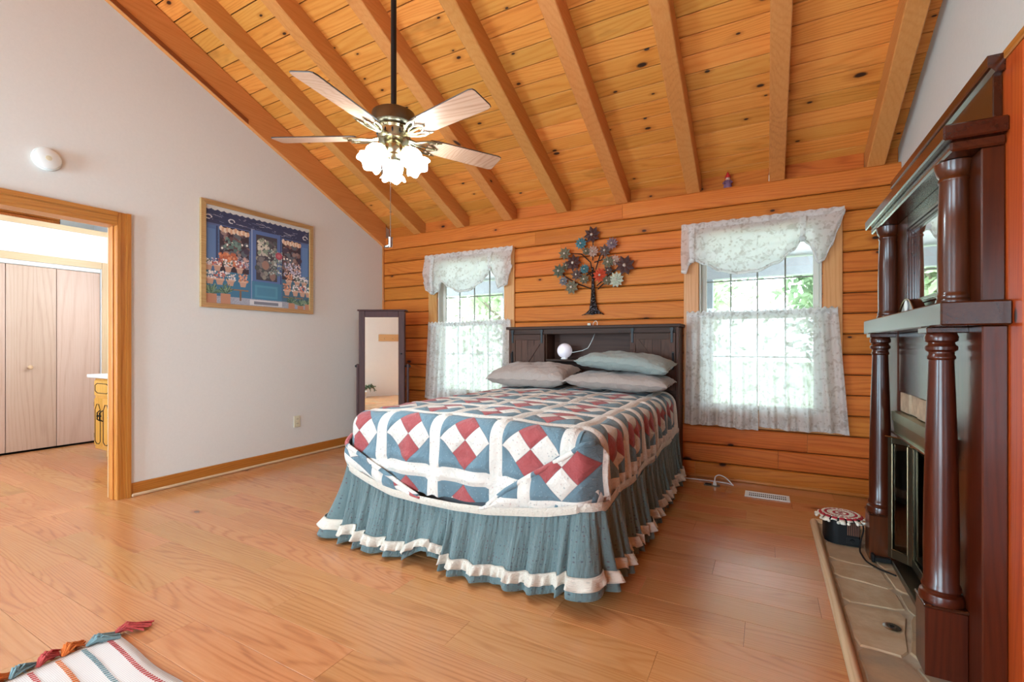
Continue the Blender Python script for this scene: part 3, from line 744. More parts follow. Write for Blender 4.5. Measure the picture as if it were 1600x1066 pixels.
# light kit: four arms with tulip shades
k = NT('frosted_lit_glass'); k.set(C(250, 246, 240), .5); k.put(k.b.inputs['Emission Color'], (.70, .90, 1, 1)); k.put(k.b.inputs['Emission Strength'], 24.0)
k.set(k.ramp(k.noise(k.coords(), 20, 2), [(0, C(246, 240, 232)), (1, C(255, 252, 246))]))
M['lit_glass'] = k.m
k = NT('lit_bulb'); k.set(k.ramp(k.noise(k.coords(), 20, 2), [(0, C(250, 246, 240)), (1, C(255, 252, 246))])); k.put(k.b.inputs['Emission Color'], (.64, .88, 1, 1)); k.put(k.b.inputs['Emission Strength'], 900.0)
M['bulb'] = k.m
for q in range(3):
    a = math.radians(-105+120*q); dx, dy_ = math.cos(a), math.sin(a)
    arm = MB(); arm.tube([(FX+dx*.03, FY+dy_*.03, 2.25), (FX+dx*.055, FY+dy_*.055, 2.272), (FX+dx*.072, FY+dy_*.072, 2.268)], .009, 8)
    ar = add('light_arm', arm, M['brass'], fan, True)
    axis = Vector((dx*.60, dy_*.60, -.80)).normalized()
    rot = Vector((0, 0, 1)).rotation_difference(axis).to_matrix()
    base = Vector((FX+dx*.072, FY+dy_*.072, 2.268))
    add('socket_cup', MB().lathe([(.0, -.012), (.024, -.012), (.029, .0), (.029, .012), (.0, .012)], base, 16, rot=rot), M['brass'], ar, True)
    sh = MB(); seg = 36; prof = [(.026, .0), (.040, .016), (.053, .036), (.058, .060), (.053, .082), (.050, .096), (.056, .110), (.070, .124)]
    rings = []
    for (r, z) in prof:
        t = max(0, (z-.09)/.034)
        ring = []
        for j in range(seg):
            ph = 2*PI*j/seg; rr_ = r*(1+.05*t*math.cos(6*ph)); zz = z+.008*t*math.cos(6*ph)
            ring.append(sh.vert(base+rot @ Vector((rr_*math.cos(ph), rr_*math.sin(ph), zz))))
        rings.append(ring)
    for i in range(len(rings)-1):
        for j in range(seg): sh.face((rings[i][j], rings[i][(j+1) % seg], rings[i+1][(j+1) % seg], rings[i+1][j]))
    bb_ = MB(); bb_.ball(base+rot @ Vector((0, 0, .062)), .024, 16, 12, (1, 1, 1.1)); add('bulb', bb_, M['bulb'], ar, 'all')
    so = add('glass_shade', sh, M['lit_glass'], ar, 'all'); solid(so, .002)
# pull chains
ch = add('pull_chain', MB().tube([(FX+.012, FY-.035, 2.25), (FX+.014, FY-.04, 2.24), (FX+.014, FY-.04, 1.785)], .0016, 6), M['steel'], fan)
mb = MB(); px, py = FX+.014, FY-.04     # boot-shaped fob
mb.lathe([(.010, .0), (.012, .012), (.011, .04), (.014, .052), (.0, .054)], (px, py, 1.733), 10); mb.ball((px-.018, py-.008, 1.737), .011, 8, 6, (2.0, 1, .8))
add('chain_fob', mb, M['steel'], ch, True)
add('short_chain', MB().tube([(FX-.012, FY-.03, 2.25), (FX-.013, FY-.034, 2.10)], .0016, 6), M['steel'], fan)

# ================================================================ BED
# ---- patchwork material: UV in metres, 0.395 m blocks, sashing between
def quilt_mat(name, swap=False):
    k = NT(name); tc = k.n('ShaderNodeTexCoord'); sp = k.n('ShaderNodeSeparateXYZ'); k.lk(tc.outputs['UV'], sp.inputs[0])
    u, v = (sp.outputs[1], sp.outputs[0]) if swap else (sp.outputs[0], sp.outputs[1])
    fr = lambda s_: k.math('SUBTRACT', k.math('FRACT', s_), .5)
    a = k.math('ABSOLUTE', fr(u)); d = k.math('ABSOLUTE', fr(v))
    sash = k.math('GREATER_THAN', k.math('MAXIMUM', a, d), .405)
    A = k.math('DIVIDE', a, .405); D = k.math('DIVIDE', d, .405)
    dia = k.math('LESS_THAN', k.math('ADD', A, D), 1.0)
    red = k.math('MULTIPLY', dia, k.math('GREATER_THAN', D, A))
    uv = k.n('ShaderNodeMapping'); k.lk(tc.outputs['UV'], uv.inputs[0]); uv.inputs['Scale'].default_value = (1, 1, 1)
    spr = k.voro(uv.outputs[0], 20); spc = k.voro(uv.outputs[0], 20, out='Color')
    dots = k.ramp(spr, [(.16, (1, 1, 1, 1)), (.22, (0, 0, 0, 1))])
    s3 = k.n('ShaderNodeSeparateColor'); k.lk(spc, s3.inputs[0])
    dotc = k.mix(s3.outputs[0], C(196, 132, 122), C(112, 134, 132))
    cream = k.mix(k.math('MULTIPLY', dots, .5), C(216, 205, 194), dotc)
    blue = k.mix(k.math('MULTIPLY', dots, .3), C(100, 122, 132), C(150, 168, 174))
    redc = k.mix(k.noise(uv.outputs[0], 9, 2), C(150, 64, 66), C(170, 84, 82))
    c = k.mix(dia, blue, cream); c = k.mix(red, c, redc); c = k.mix(sash, c, cream)
    # dark stitched seams round the diamonds
    dd = k.math('ABSOLUTE', k.math('SUBTRACT', k.math('ADD', A, D), 1.0)); eq = k.math('ABSOLUTE', k.math('SUBTRACT', A, D))
    seam = k.math('MAXIMUM', k.math('LESS_THAN', dd, .018), k.math('MULTIPLY', dia, k.math('LESS_THAN', eq, .018)))
    seam = k.math('MULTIPLY', seam, k.math('SUBTRACT', 1.0, sash))
    c = k.mix(k.math('MULTIPLY', seam, .45), c, C(92, 76, 84))
    # quilting relief: puffs between seams, puckers
    puff = k.math('MINIMUM', k.math('MINIMUM', k.math('MULTIPLY', dd, 1.6), k.math('ADD', k.math('MULTIPLY', eq, 1.6), k.math('SUBTRACT', 1.0, dia))), k.math('MULTIPLY', k.math('ABSOLUTE', k.math('SUBTRACT', k.math('MAXIMUM', a, d), .405)), 6.0))
    puff = k.math('MINIMUM', puff, .32)
    h = k.math('ADD', k.math('MULTIPLY', puff, 2.2), k.math('MULTIPLY', k.noise(uv.outputs[0], 16, 4, .6, 1.0), .8))
    k.bump(h, .7, .016)
    return k.set(c, .85, 0, .25, sheen=.2)
M['quilt'] = quilt_mat('quilt_patchwork'); M['quilt_turned'] = quilt_mat('quilt_patchwork_turned', True)
def print_mat(name, base, dotc, dotd, sc, amt):
    k = NT(name); v = k.coords(kind='UV'); ds = k.voro(v, sc, rand=.35); cc = k.voro(v, sc, rand=.35, out='Color')
    s3 = k.n('ShaderNodeSeparateColor'); k.lk(cc, s3.inputs[0])
    c = k.mix(k.math('MULTIPLY', k.ramp(ds, [(.13, (1, 1, 1, 1)), (.2, (0, 0, 0, 1))]), amt), base, k.mix(s3.outputs[0], dotc, dotd))
    k.bump(k.math('ADD', k.math('MULTIPLY', k.noise(k.coords((14, 1.6, 1), kind='UV'), 2.6, 3), 2.0), k.noise(v, 30, 4)), .6, .012)
    return k.set(c, .85, 0, .25, sheen=.2)
M['skirt'] = print_mat('skirt_print', C(98, 114, 114), C(50, 66, 80), C(96, 66, 70), 34, .8)
M['cream'] = print_mat('cream_print', C(216, 202, 186), C(196, 140, 126), C(116, 132, 128), 24, .7)
BXL, BXR, BYF, BYH, BZT = -2.30, -.725, 2.07, 4.27, .80
bed = thing('bed', 'queen bed under a blue, red and cream patchwork bedspread with a ruffled skirt', 'bed', ((BXL+BXR)/2, 3.2, 0))
bx_ = box('box_spring', (BXL+.05, BXR-.05, BYF+.12, BYH, .12, .45), plain('ticking', C(150, 150, 154), .9), bed, .02)
box('mattress', (BXL+.03, BXR-.03, BYF+.10, BYH, .45, .775), plain('mattress_ticking', C(214, 212, 208), .9), bed, .03)
for lx in (BXL+.15, BXR-.15):
    for ly in (BYF+.2, BYH-.2): box('leg', (lx-.02, lx+.02, ly-.02, ly+.02, 0, .12), M['black'], bed, .003)
# quilt: top with rounded edges, front and both sides falling
PER = .395
def wrinkle(x, y, s):
    return .004*math.sin(x*17+3*math.sin(y*5))+.003*math.sin(y*23+x*9)
RC = .10
def drape(t, z0, edge):
    """profile of a falling edge: t metres of cloth past the top rim -> (outward, z)"""
    q = RC*PI/2
    if t <= 0: return (t, z0)
    if t < q: a = t/RC; return (RC*math.sin(a), z0-RC+RC*math.cos(a))
    return (RC+.015*sm(0, .3, t-q), z0-RC-(t-q))
TX0, TX1, TY0 = BXL+RC-.03, BXR-RC+.03, BYF+RC-.0
def puffz(u, v):
    fu = ((u+.83)/PER) % 1; fv = ((v-2.23)/PER) % 1
    a, d = abs(fu-.5), abs(fv-.5)
    s = .010*(1-sm(.0, .09, abs(max(a, d)-.405)))
    return -s
def top_z(x, y):
    sag = .02*math.sin(PI*(x-BXL)/(BXR-BXL))
    return BZT-.012+sag+puffz(x, y)+wrinkle(x, y, 0)*.8
uvq = lambda u, v: ((u+.83)/PER, (v-2.23)/PER)
mb = MB()
mb.grid(lambda a, b: (TX0+(TX1-TX0)*a, TY0+(BYH-TY0)*b, top_z(TX0+(TX1-TX0)*a, TY0+(BYH-TY0)*b)), 80, 110, lambda a, b: uvq(TX0+(TX1-TX0)*a, TY0+(BYH-TY0)*b))
# perimeter of the fall: (rim point, outward direction, uv function)
def hem_front(x):
    pts = [(-2.45, .50), (-2.33, .475), (-2.1, .40), (-1.92, .355), (-1.70, .345), (-1.46, .345), (-1.26, .357), (-.93, .405), (-.72, .46), (-.60, .50)]
    if x <= pts[0][0]: return pts[0][1]
    for (p, q), (r, s) in zip(pts[:-1], pts[1:]):
        if p <= x <= r: return q+(s-q)*(x-p)/(r-p)
    return pts[-1][1]
def hem_right(y): return .445+.012*math.sin(y*11)+.02*sm(3.3, 4.3, y)
def front_pt(x, t, L):
    o, z = drape(t, top_z(x, TY0), 0)
    pk = .010*math.sin(x*26+t*6)*sm(.1, .35, t)+puffz(x, 2.17-t)*.9
    return (x+0*t, TY0-o+pk, z)
def fgrid(a, b):
    x = TX0-.02+(TX1-TX0+.04)*a; L = RC*PI/2+(BZT-RC-hem_front(x))-.02
    return front_pt(x, L*b, L)
def fuv(a, b):
    x = TX0-.02+(TX1-TX0+.04)*a; L = RC*PI/2+(BZT-RC-hem_front(x))-.02
    return uvq(x, TY0-L*b+.03)
mb.grid(fgrid, 90, 44, fuv, flip=True)
def side_grid(X0, sgn, y0, y1, hem, ridge):
    def pt(a, b):
        y = y0+(y1-y0)*a; L = RC*PI/2+BZT-RC-hem(y)
        t = L*b; o, z = drape(t, top_z(X0, max(y, TY0)), 0)
        wv = ridge*(math.sin(y*2*PI/.13+.6*math.sin(y*7)))*sm(.05, .22, t)+.005*math.sin(y*70+t*9)*sm(.1, .3, t)
        return (X0+sgn*(o+wv), y, z)
    def uv(a, b):
        y = y0+(y1-y0)*a; L = RC*PI/2+BZT-RC-hem(y); return uvq(X0+sgn*L*b, y)
    return pt, uv
pt, uv = side_grid(TX1, 1, TY0, BYH, hem_right, .013); mb.grid(pt, 150, 36, uv, flip=True)
pt, uv = side_grid(TX0, -1, TY0, BYH, lambda y: .46, .010); mb.grid(pt, 90, 30, uv)
# rounded front corners
def corner(X0, sgn, a0, a1, hz):
    def pt(a, b):
        th = a0+(a1-a0)*a; L = RC*PI/2+BZT-RC-hz; o, z = drape(L*b, top_z(X0, TY0), 0)
        return (X0+math.cos(th)*o, TY0+math.sin(th)*o, z)
    def uvc(a, b):
        th = a0+(a1-a0)*a; L = RC*PI/2+BZT-RC-hz
        return uvq(X0+sgn*L*b*abs(math.cos(th)), TY0-L*b*abs(math.sin(th)))
    return pt, uvc
pt, uv = corner(TX1, 1, -PI/2, 0, .47); mb.grid(pt, 16, 30, uv, flip=True)
pt, uv = corner(TX0, -1, -PI/2, -PI, .47); mb.grid(pt, 16, 30, uv)
quilt = add('quilt', mb, M['quilt'], bed, 'all')
quilt['label'] = 'patchwork quilt of blue, red and cream diamonds'
# folded corners lapping over the foot of the quilt
def flap(xa, xb, diag, hemf, uvf, yoff, bow, lead):
    def pt(a, b):
        x = xa+(xb-xa)*a; zt, zb = diag(x), hemf(x)
        zt = max(zt, zb+.004); z = zt+(zb-zt)*b
        o = BYF-yoff-.022*math.sin(PI*min(1, b*1.0))*bow-.012*sm(.0, .2, .2-b)
        wrap = lead(x)
        return (x, o+wrap+.006*math.sin(x*30+z*20), z)
    def uvp(a, b):
        p = pt(a, b); return uvf(p[0], p[2])
    m = MB(); m.grid(pt, 70, 30, uvp, flip=(xb > xa)); return m
dR = [(-1.30, .352), (-1.26, .377), (-1.15, .470), (-1.02, .556), (-.886, .640), (-.80, .694), (-.75, .735), (-.70, .74), (-.655, .66)]
dL = [(-2.375, .56), (-2.36, .62), (-2.335, .625), (-2.294, .588), (-2.13, .517), (-1.95, .444), (-1.80, .382), (-1.70, .345)]
def interp(T):
    def f(x):
        if x <= T[0][0]: return T[0][1]
        for (p, q), (r, s) in zip(T[:-1], T[1:]):
            if p <= x <= r:
                return q+(s-q)*(x-p)/(r-p)
        return T[-1][1]
    return f
# right flap: one whole block, centre (-.845,.625), border at its right and foot
fR = flap(-1.30, -.66, interp(dR), hem_front, lambda x, z: ((x+.845)/PER+.5, (z-.625-.10*(x+.845))/PER+.5), .022, 1.0, lambda x: .14*sm(-.78, -.66, x)**1.5)
o = add('corner_fold', fR, M['quilt_turned'], bed, 'all'); solid(o, .012)
fL = flap(-2.375, -1.70, interp(dL), hem_front, lambda x, z: ((x+2.02)/PER*.9, (z-.36+.55*(x+2.02))/PER*1.2), .022, .8, lambda x: .16*sm(-2.27, -2.375, x)**1.5)
o = add('corner_fold', fL, M['quilt_turned'], bed, 'all'); solid(o, .012)
# thick rolled edge along each fold
for T, yo in ((dR[1:-1], .034), (dL[1:], .034)):
    pts = []
    for i in range(len(T)-1):
        for s_ in range(6):
            t = s_/6; x = T[i][0]+(T[i+1][0]-T[i][0])*t; z = T[i][1]+(T[i+1][1]-T[i][1])*t
            ld = .14*sm(-.78, -.66, x)**1.5 if T is not dL[1:] and x > -1.4 else .16*sm(-2.27, -2.375, x)**1.5
            pts.append((x, BYF-yo+ld, z))
    m = MB(); m.tube(pts, .013, 8); 
    for i_, f_ in enumerate(m.f): m.uv[i_] = [((m.v[q].x+.845)/PER+.5, (m.v[q].z-.60)/PER+.5) for q in f_]
    add('fold_edge', m, M['quilt_turned'], bed, 'all')
# ---- path round the bed for border and skirt: left head -> left corner -> foot -> right corner -> right head
def path(off):
    """list of (x, y, normal, hem z) every ~1.2 cm, off metres outside the quilt's fall"""
    X0, X1, Y0 = TX0-RC-.012, TX1+RC+.012, TY0-RC-.012; r = .085
    out = []
    def app(x, y, nx, ny, hz): out.append((x+nx*off, y+ny*off, nx, ny, hz))
    for i in range(300): y = BYH-(BYH-(Y0+r))*i/300; app(X0, y, -1, 0, .46)
    for i in range(30):
        th = PI+(PI/2)*i/30; app(X0+r+r*math.cos(th), Y0+r+r*math.sin(th), math.cos(th), math.sin(th), .47)
    for i in range(320):
        x = X0+r+(X1-X0-2*r)*i/320; app(x, Y0, 0, -1, hem_front(x))
    for i in range(30):
        th = -PI/2+(PI/2)*i/30; app(X1-r+r*math.cos(th), Y0+r+r*math.sin(th), math.cos(th), math.sin(th), .455)
    for i in range(401): y = Y0+r+(BYH-Y0-r)*i/400; app(X1, y, 1, 0, hem_right(y))
    # smooth hem heights
    hz = [o[4] for o in out]
    for _ in range(40): hz = [hz[0]]+[(hz[i-1]+hz[i]*2+hz[i+1])/4 for i in range(1, len(hz)-1)]+[hz[-1]]
    return [(o[0], o[1], o[2], o[3], z) for o, z in zip(out, hz)]
pth = path(0); S = [0]
for p, q in zip(pth[:-1], pth[1:]): S.append(S[-1]+math.hypot(q[0]-p[0], q[1]-p[1]))
NP = len(pth)
def strip(fn, nb):
    m = MB(); idx = []
    for j in range(nb+1):
        idx.append([m.vert(fn(i, j/nb)) for i in range(NP)])
    for j in range(nb):
        for i in range(NP-1):
            q = [(j, i), (j, i+1), (j+1, i+1), (j+1, i)]
            m.face([idx[a][b] for a, b in q], [(S[b]*1.6, -a/nb*.5) for a, b in q])
    return m
SPLIT = next(i for i in range(NP) if pth[i][0] > -1.60 and pth[i][3] == -1)
def isfoot(i): return pth[i][3] == -1
def bord(i, b):
    x, y, nx, ny, hz = pth[i]
    if isfoot(i): off = .045*1.0
    else: off = .016
    off += .008*math.sin(PI*b)
    return (x+nx*off*.6, y+ny*off*.6, hz+.012-.042*b)
ob = add('border', strip(bord, 4), M['cream'], bed, 'all')
rn = random.Random(11); wob = [rn.uniform(-1, 1) for _ in range(80)]
def pleat(s):
    k_ = s/.085; i = int(k_) % 80; t = k_-int(k_); t = t*t*(3-2*t)
    w = wob[i]*(1-t)+wob[(i+1) % 80]*t
    q_ = math.sin(2*PI*s/.125+3.0*w); return q_*abs(q_)**.2+.6*w
def flare(i):
    x, y, nx, ny, hz = pth[i]
    return .04+.055*sm(.3, 1, -ny)+(.15*sm(.2, 1, -nx) if nx < 0 else .0)
def lift(i):
    """skirt bottom height: hem rides up at the split of the foot"""
    d = (S[i]-S[SPLIT])
    z = .018+.085*math.exp(-((d+.02)/.10)**2) if d < 0 else .02+.055*math.exp(-(d/.09)**2)
    x, y, nx, ny, hz = pth[i]
    if nx > .5: z = .045
    if ny < -.5 and x > -1.0: z = .03+.05*sm(-.95, -.72, x)
    return z
def skirt_pt(i, b, extra=0.):
    x, y, nx, ny, hz = pth[i]; s = S[i]
    z = hz-.03+(lift(i)-hz+.03)*b
    amp = .005+.036*b*(1-.25*b)
    tuck = -.03*math.exp(-((S[i]-S[SPLIT])/.03)**2)*(1-b*.3)
    gath = .004*math.sin(s*2*PI/.03)*(1-b)**2
    off = .008+flare(i)*b**1.3+amp*pleat(s)+tuck+gath+extra
    tx, ty = -ny, nx; sway = .03*b*math.sin(s*5)
    return (x+nx*off+tx*sway*.5, y+ny*off+ty*sway*.5, z+.006*math.sin(s*41)*b)
sk = add('bed_skirt', strip(lambda i, b: skirt_pt(i, b), 22), M['skirt'], bed, 'all'); solid(sk, .003)
sk['label'] = 'dusty blue dotted bed skirt with a cream ruffle'
def ruf(i, b):
    s = S[i]; bb = .74+.14*b
    e = .010+.012*b*(1+math.sin(s*2*PI/.042+1.3*math.sin(s*9)))+.004*(1-b)
    p = skirt_pt(i, bb, e); return (p[0], p[1], p[2]+.007*math.sin(s*2*PI/.042+1.3*math.sin(s*9))*b)
rf = add('ruffle', strip(ruf, 6), M['cream'], sk, 'all'); solid(rf, .002)
add('ruffle_heading', strip(lambda i, b: (lambda p: (p[0], p[1], p[2]))(skirt_pt(i, .735+.018*b, .011)), 2), M['cream'], sk, 'all')

# ---- pillows
def pillow_mat(name, c):
    k = NT(name); v = k.coords()
    k.bump(k.noise(v, 7, 4, .6, 1.5), .5, .03)
    return k.set(k.mix(k.noise(v, 2.5, 2), tuple(x*.92 for x in c[:3])+(1,), tuple(min(1, x*1.06) for x in c[:3])+(1,)), .85, 0, .25, sheen=.2)
def pillow(label, c, size, rot, mat, seed, pinch=.55, sag=0, twist=0):
    """soft stuffed cushion: two domes meeting in a seam, corners pinched, wrinkled"""
    rn = random.Random(seed); p1, p2, p3 = [rn.uniform(0, 6.28) for _ in range(3)]
    hw, hd, hh = size[0]/2, size[1]/2, size[2]/2
    th = thing('pillow', label, 'pillow', (c[0], c[1], c[2]-hh), 'pillows at the headboard')
    R = Matrix.Translation(c) @ Matrix.Rotation(rot[2], 4, 'Z') @ Matrix.Rotation(rot[0], 4, 'X') @ Matrix.Rotation(rot[1], 4, 'Y')
    m = MB(); m.xf = R
    def dome(sgn):
        def f(a, b):
            u, v = 2*a-1, 2*b-1
            e = (max(0, (1-abs(u)**3.2)*(1-abs(v)**2.8)))**.5
            cx_ = 1-.10*(abs(v)**3)*(1-.2*abs(u)); cy_ = 1-.12*(abs(u)**3)
            x = hw*u*(1-.06*(1-abs(v)**4)*0)*cy_**.0*(1-.05*(1-v*v)*abs(u)); y = hd*v*(1-.06*(1-u*u)*abs(v))
            wr = .006*math.sin(7*u+4*v+p1)*e+.004*math.sin(13*v-6*u+p2)*e+.003*math.sin(22*u+9*v*v+p3)*e
            edge = .006*math.sin(22*(u+v)+p2)*(1-e)
            z = sgn*(hh*e**.8)+wr+edge-sag*(u*u)*hh+twist*u*v*hh
            return (x, y, z)
        return f
    m.grid(dome(1), 44, 32); m.grid(dome(-1), 44, 32, flip=True)
    o = add('cushion', m, mat, th, 'all')
    mm = MB(); mm.xf = R; f = dome(1)
    ring = [f(a/20, 0) for a in range(20)]+[f(1, b/14) for b in range(14)]+[f(1-a/20, 1) for a in range(20)]+[f(0, 1-b/14) for b in range(15)]
    mm.tube(ring, .004, 6); add('seam', mm, mat, o, 'all')
    return th
pg = pillow_mat('pillowcase_mauve_grey', C(164, 147, 138)); pt_ = pillow_mat('pillowcase_sage_grey', C(142, 148, 142))
pillow('plump mauve-grey pillow leaning at the left of the headboard', (-1.955, 4.0, .925), (.80, .46, .20), (math.radians(10), 0, 0), pg, 5)
pillow('flat mauve-grey pillow under the sage one at the right', (-1.10, 3.93, .895), (.86, .44, .145), (math.radians(2), math.radians(1.5), 0), pg, 6)
pillow('sage-grey pillow slumped on top of the flat pillow', (-1.06, 3.97, 1.066), (.78, .42, .145), (math.radians(4), math.radians(4), 0), pt_, 7, sag=.35, twist=.15)

# ================================================================ HEADBOARD
hb = thing('headboard', 'dark espresso bookcase headboard with two sliding barn doors', 'headboard', (-1.53, 4.40, 0))
HX0, HX1, HY0, HY1, HZ = -2.385, -.675, 4.285, 4.52, 1.365
M['esp_back'] = M['espresso_x']
box('side_panel', (HX0, HX0+.022, HY0, HY1, 0, HZ), M['espresso_z'], hb, .002)
box('side_panel', (HX1-.022, HX1, HY0, HY1, 0, HZ), M['espresso_z'], hb, .002)
box('back_panel', (HX0+.022, HX1-.022, HY1-.012, HY1, .25, HZ), M['espresso_x'], hb, .002)
box('top_board', (HX0-.02, HX1+.02, HY0-.025, HY1+.01, HZ, HZ+.028), M['espresso_x'], hb, .004)
box('shelf', (HX0+.022, HX1-.022, HY0+.012, HY1-.012, 1.042, 1.062), M['espresso_x'], hb, .002)
box('lower_board', (HX0+.022, HX1-.022, HY0+.03, HY0+.05, .3, .86), M['espresso_x'], hb, .002)
box('bottom_board', (HX0+.022, HX1-.022, HY0+.012, HY1-.012, .84, .86), M['espresso_x'], hb, .002)
box('top_rail', (HX0+.022, HX1-.022, HY0+.002, HY0+.02, 1.315, HZ), M['espresso_x'], hb, .002)
for dv in (-1.962, -1.10): box('divider', (dv-.008, dv+.008, HY0+.02, HY1-.012, .86, HZ-.05), M['espresso_z'], hb, .002)
rl = add('door_rail', MB().box(HX0+.03, HX1-.03, HY0-.011, HY0-.007, 1.325, 1.34), M['espresso_x'], hb)
for xx in (-1.885, -1.20): add('rail_bolt', MB().lathe([(.0, -.002), (.006, -.002), (.006, .003), (.0, .004)], (xx, HY0-.012, 1.3325), 10, rot=Matrix.Rotation(PI/2, 3, 'X')), M['black'], hb)
for (x0, x1, up) in ((-2.352, -1.965, 1), (-1.10, -.700, -1)):
    d = box('barn_door', (x0, x1, HY0-.004, HY0+.008, .80, 1.312), M['espresso_z'], hb, .002)
    w = .05
    box('stile', (x0, x0+w, HY0-.014, HY0-.004, .80, 1.312), M['espresso_z'], d, .002)
    box('stile', (x1-w, x1, HY0-.014, HY0-.004, .80, 1.312), M['espresso_z'], d, .002)
    box('rail', (x0+w, x1-w, HY0-.014, HY0-.004, 1.255, 1.312), M['espresso_x'], d, .002)
    box('rail', (x0+w, x1-w, HY0-.014, HY0-.004, .80, .85), M['espresso_x'], d, .002)
    for k in range(1, 4): 
        xx = x0+w+(x1-x0-2*w)*k/4; box('groove', (xx-.0015, xx+.0015, HY0-.0055, HY0-.0035, .85, 1.255), M['gap'], d, 0)
    a, b = Vector((x0+w, HY0-.009, .85)), Vector((x1-w, HY0-.009, 1.255))
    if up < 0: a, b = Vector((x1-w, HY0-.009, .85)), Vector((x0+w, HY0-.009, 1.255))
    dd = (b-a).normalized(); nn = Vector((-dd.z, 0, dd.x))*.024
    mb = MB(); q = [a-nn, b-nn, b+nn, a+nn]
    mb.prism([(p.x, p.z) for p in q], 'y', HY0-.013, HY0-.0045); add('diagonal_brace', mb, M['espresso_z'], d)
    for hx in (x0+.022, x1-.03):
        h = MB(); h.cbox(hx-.011, hx+.011, HY0-.02, HY0-.0145, 1.225, 1.345, .002); h.lathe([(.0, -.006), (.016, -.006), (.016, .003), (.0, .003)], (hx, HY0-.02, 1.345), 14, rot=Matrix.Rotation(PI/2, 3, 'X'))
        add('hanger', h, M['black'], d)
    hx = x0+.018 if up > 0 else x1-.02
    h = MB(); h.tube([(hx, HY0-.014, 1.13), (hx, HY0-.032, 1.12), (hx, HY0-.034, 1.07), (hx, HY0-.032, 1.01), (hx, HY0-.014, 1.0)], .006, 8); h.cbox(hx-.009, hx+.009, HY0-.017, HY0-.0145, .985, 1.145, .002)
    add('handle', h, M['black'], d, True)
# things in and on the headboard
gl = thing('globe_lamp', 'small white globe lamp standing in the headboard cubby', 'lamp', (-1.775, 4.33, 1.062))
k = NT('opal_globe'); k.set(k.ramp(k.noise(k.coords(), 30, 2), [(0, C(226, 214, 222)), (1, C(240, 230, 236))]), .35); k.put(k.b.inputs['Emission Color'], (1, .92, .97, 1)); k.put(k.b.inputs['Emission Strength'], .12)
add('globe', MB().ball((-1.775, 4.345, 1.147), .075, 28, 20), k.m, gl, 'all')
add('base', MB().lathe([(.0, 0), (.034, 0), (.036, .006), (.028, .014), (.0, .016)], (-1.775, 4.34, 1.0625), 20), M['white'], gl, True)
add('power_cord', MB().tube([(-1.70, 4.345, 1.13), (-1.67, 4.36, 1.135), (-1.60, 4.38, 1.15), (-1.55, 4.40, 1.175), (-1.53, 4.42, 1.22), (-1.515, 4.45, 1.27), (-1.505, 4.48, 1.32)], .003, 8), M['white'], gl, 'all')
tag(box('remote_control', (-1.60, -1.555, 4.32, 4.355, 1.0625, 1.071), M['white'], None, .003), 'small white remote lying on the headboard shelf', 'remote')
ch = thing('charger_block', 'small white charger block on top of the headboard', 'charger', (-1.565, 4.49, 1.393))
box('body', (-1.583, -1.55, 4.475, 4.50, 1.393, 1.425), M['white'], ch, .004)
box('plug_face', (-1.577, -1.556, 4.473, 4.4755, 1.399, 1.419), M['ivory'], ch, .001)
wl_ = add('cable_loop', MB().tube([(-1.52, 4.46, 1.398), (-1.518, 4.47, 1.425), (-1.505, 4.48, 1.445), (-1.49, 4.48, 1.445), (-1.478, 4.475, 1.43), (-1.475, 4.46, 1.40)], .0025, 8), M['white'], None, 'all')
tag(wl_, 'white cable loop standing on the headboard top', 'cable')
# ---- metal tree on the log wall
wt = thing('metal_wall_tree', 'metal tree wall art with coloured flowers hung above the headboard', 'wall art', (-1.53, 4.52, 1.50))
k = NT('hammered_metal'); v = k.coords(); k.bump(k.voro(v, 60), .9, .02); k.set(k.ramp(k.voro(v, 60), [(.1, C(150, 150, 160)), (.5, C(40, 36, 36))]), .35, .7); M['hammered'] = k.m
y0 = YB-.035
mb = MB()
sect = [(1.508, -1.655, -1.418), (1.525, -1.615, -1.44), (1.56, -1.575, -1.485), (1.64, -1.56, -1.505), (1.74, -1.553, -1.515), (1.82, -1.548, -1.522), (1.90, -1.545, -1.528), (1.99, -1.543, -1.533)]
rows_ = []
for z, a, b in sect: rows_.append([mb.vert((a+(b-a)*t/6, y0-.018*math.sin(PI*t/6), z+(.012*math.sin(PI*t/6*2.0)**2 if z < 1.52 else 0))) for t in range(7)])
for A, B in zip(rows_[:-1], rows_[1:]):
    for t in range(6): mb.face((A[t], A[t+1], B[t+1], B[t]))
o = add('trunk', mb, M['hammered'], wt, 'all'); solid(o, .006)
def px(u, v):    # photograph position on the log wall -> metres
    a, b = (u-800)/F_PX, (V0-v)/F_PX; s_, c_ = math.sin(YAW), math.cos(YAW); t = (YB-.03)/(c_+a*s_); return ((-s_+a*c_)*t, H+b*t)
def tp(X, Y): return px(780+X*310/1102, 340+Y*300/1066)
branches = [[(520, 400), (440, 370), (370, 330), (340, 300)], [(525, 330), (510, 250), (460, 205), (400, 200)], [(522, 240), (525, 170), (520, 110)], [(535, 300), (560, 220), (580, 180), (620, 150)], [(545, 380), (590, 340), (640, 300), (700, 270)], [(550, 400), (580, 370), (640, 345)], [(530, 250), (575, 235), (590, 200)], [(520, 330), (480, 290)], [(530, 300), (470, 330), (430, 320)]]
for br in branches:
    pts = [tp(*p) for p in br]; add('branch', MB().tube([(p[0], y0-.008, p[1]) for p in pts], [.006]*(len(pts)-1)+[.003], 6), M['black'], wt, True)
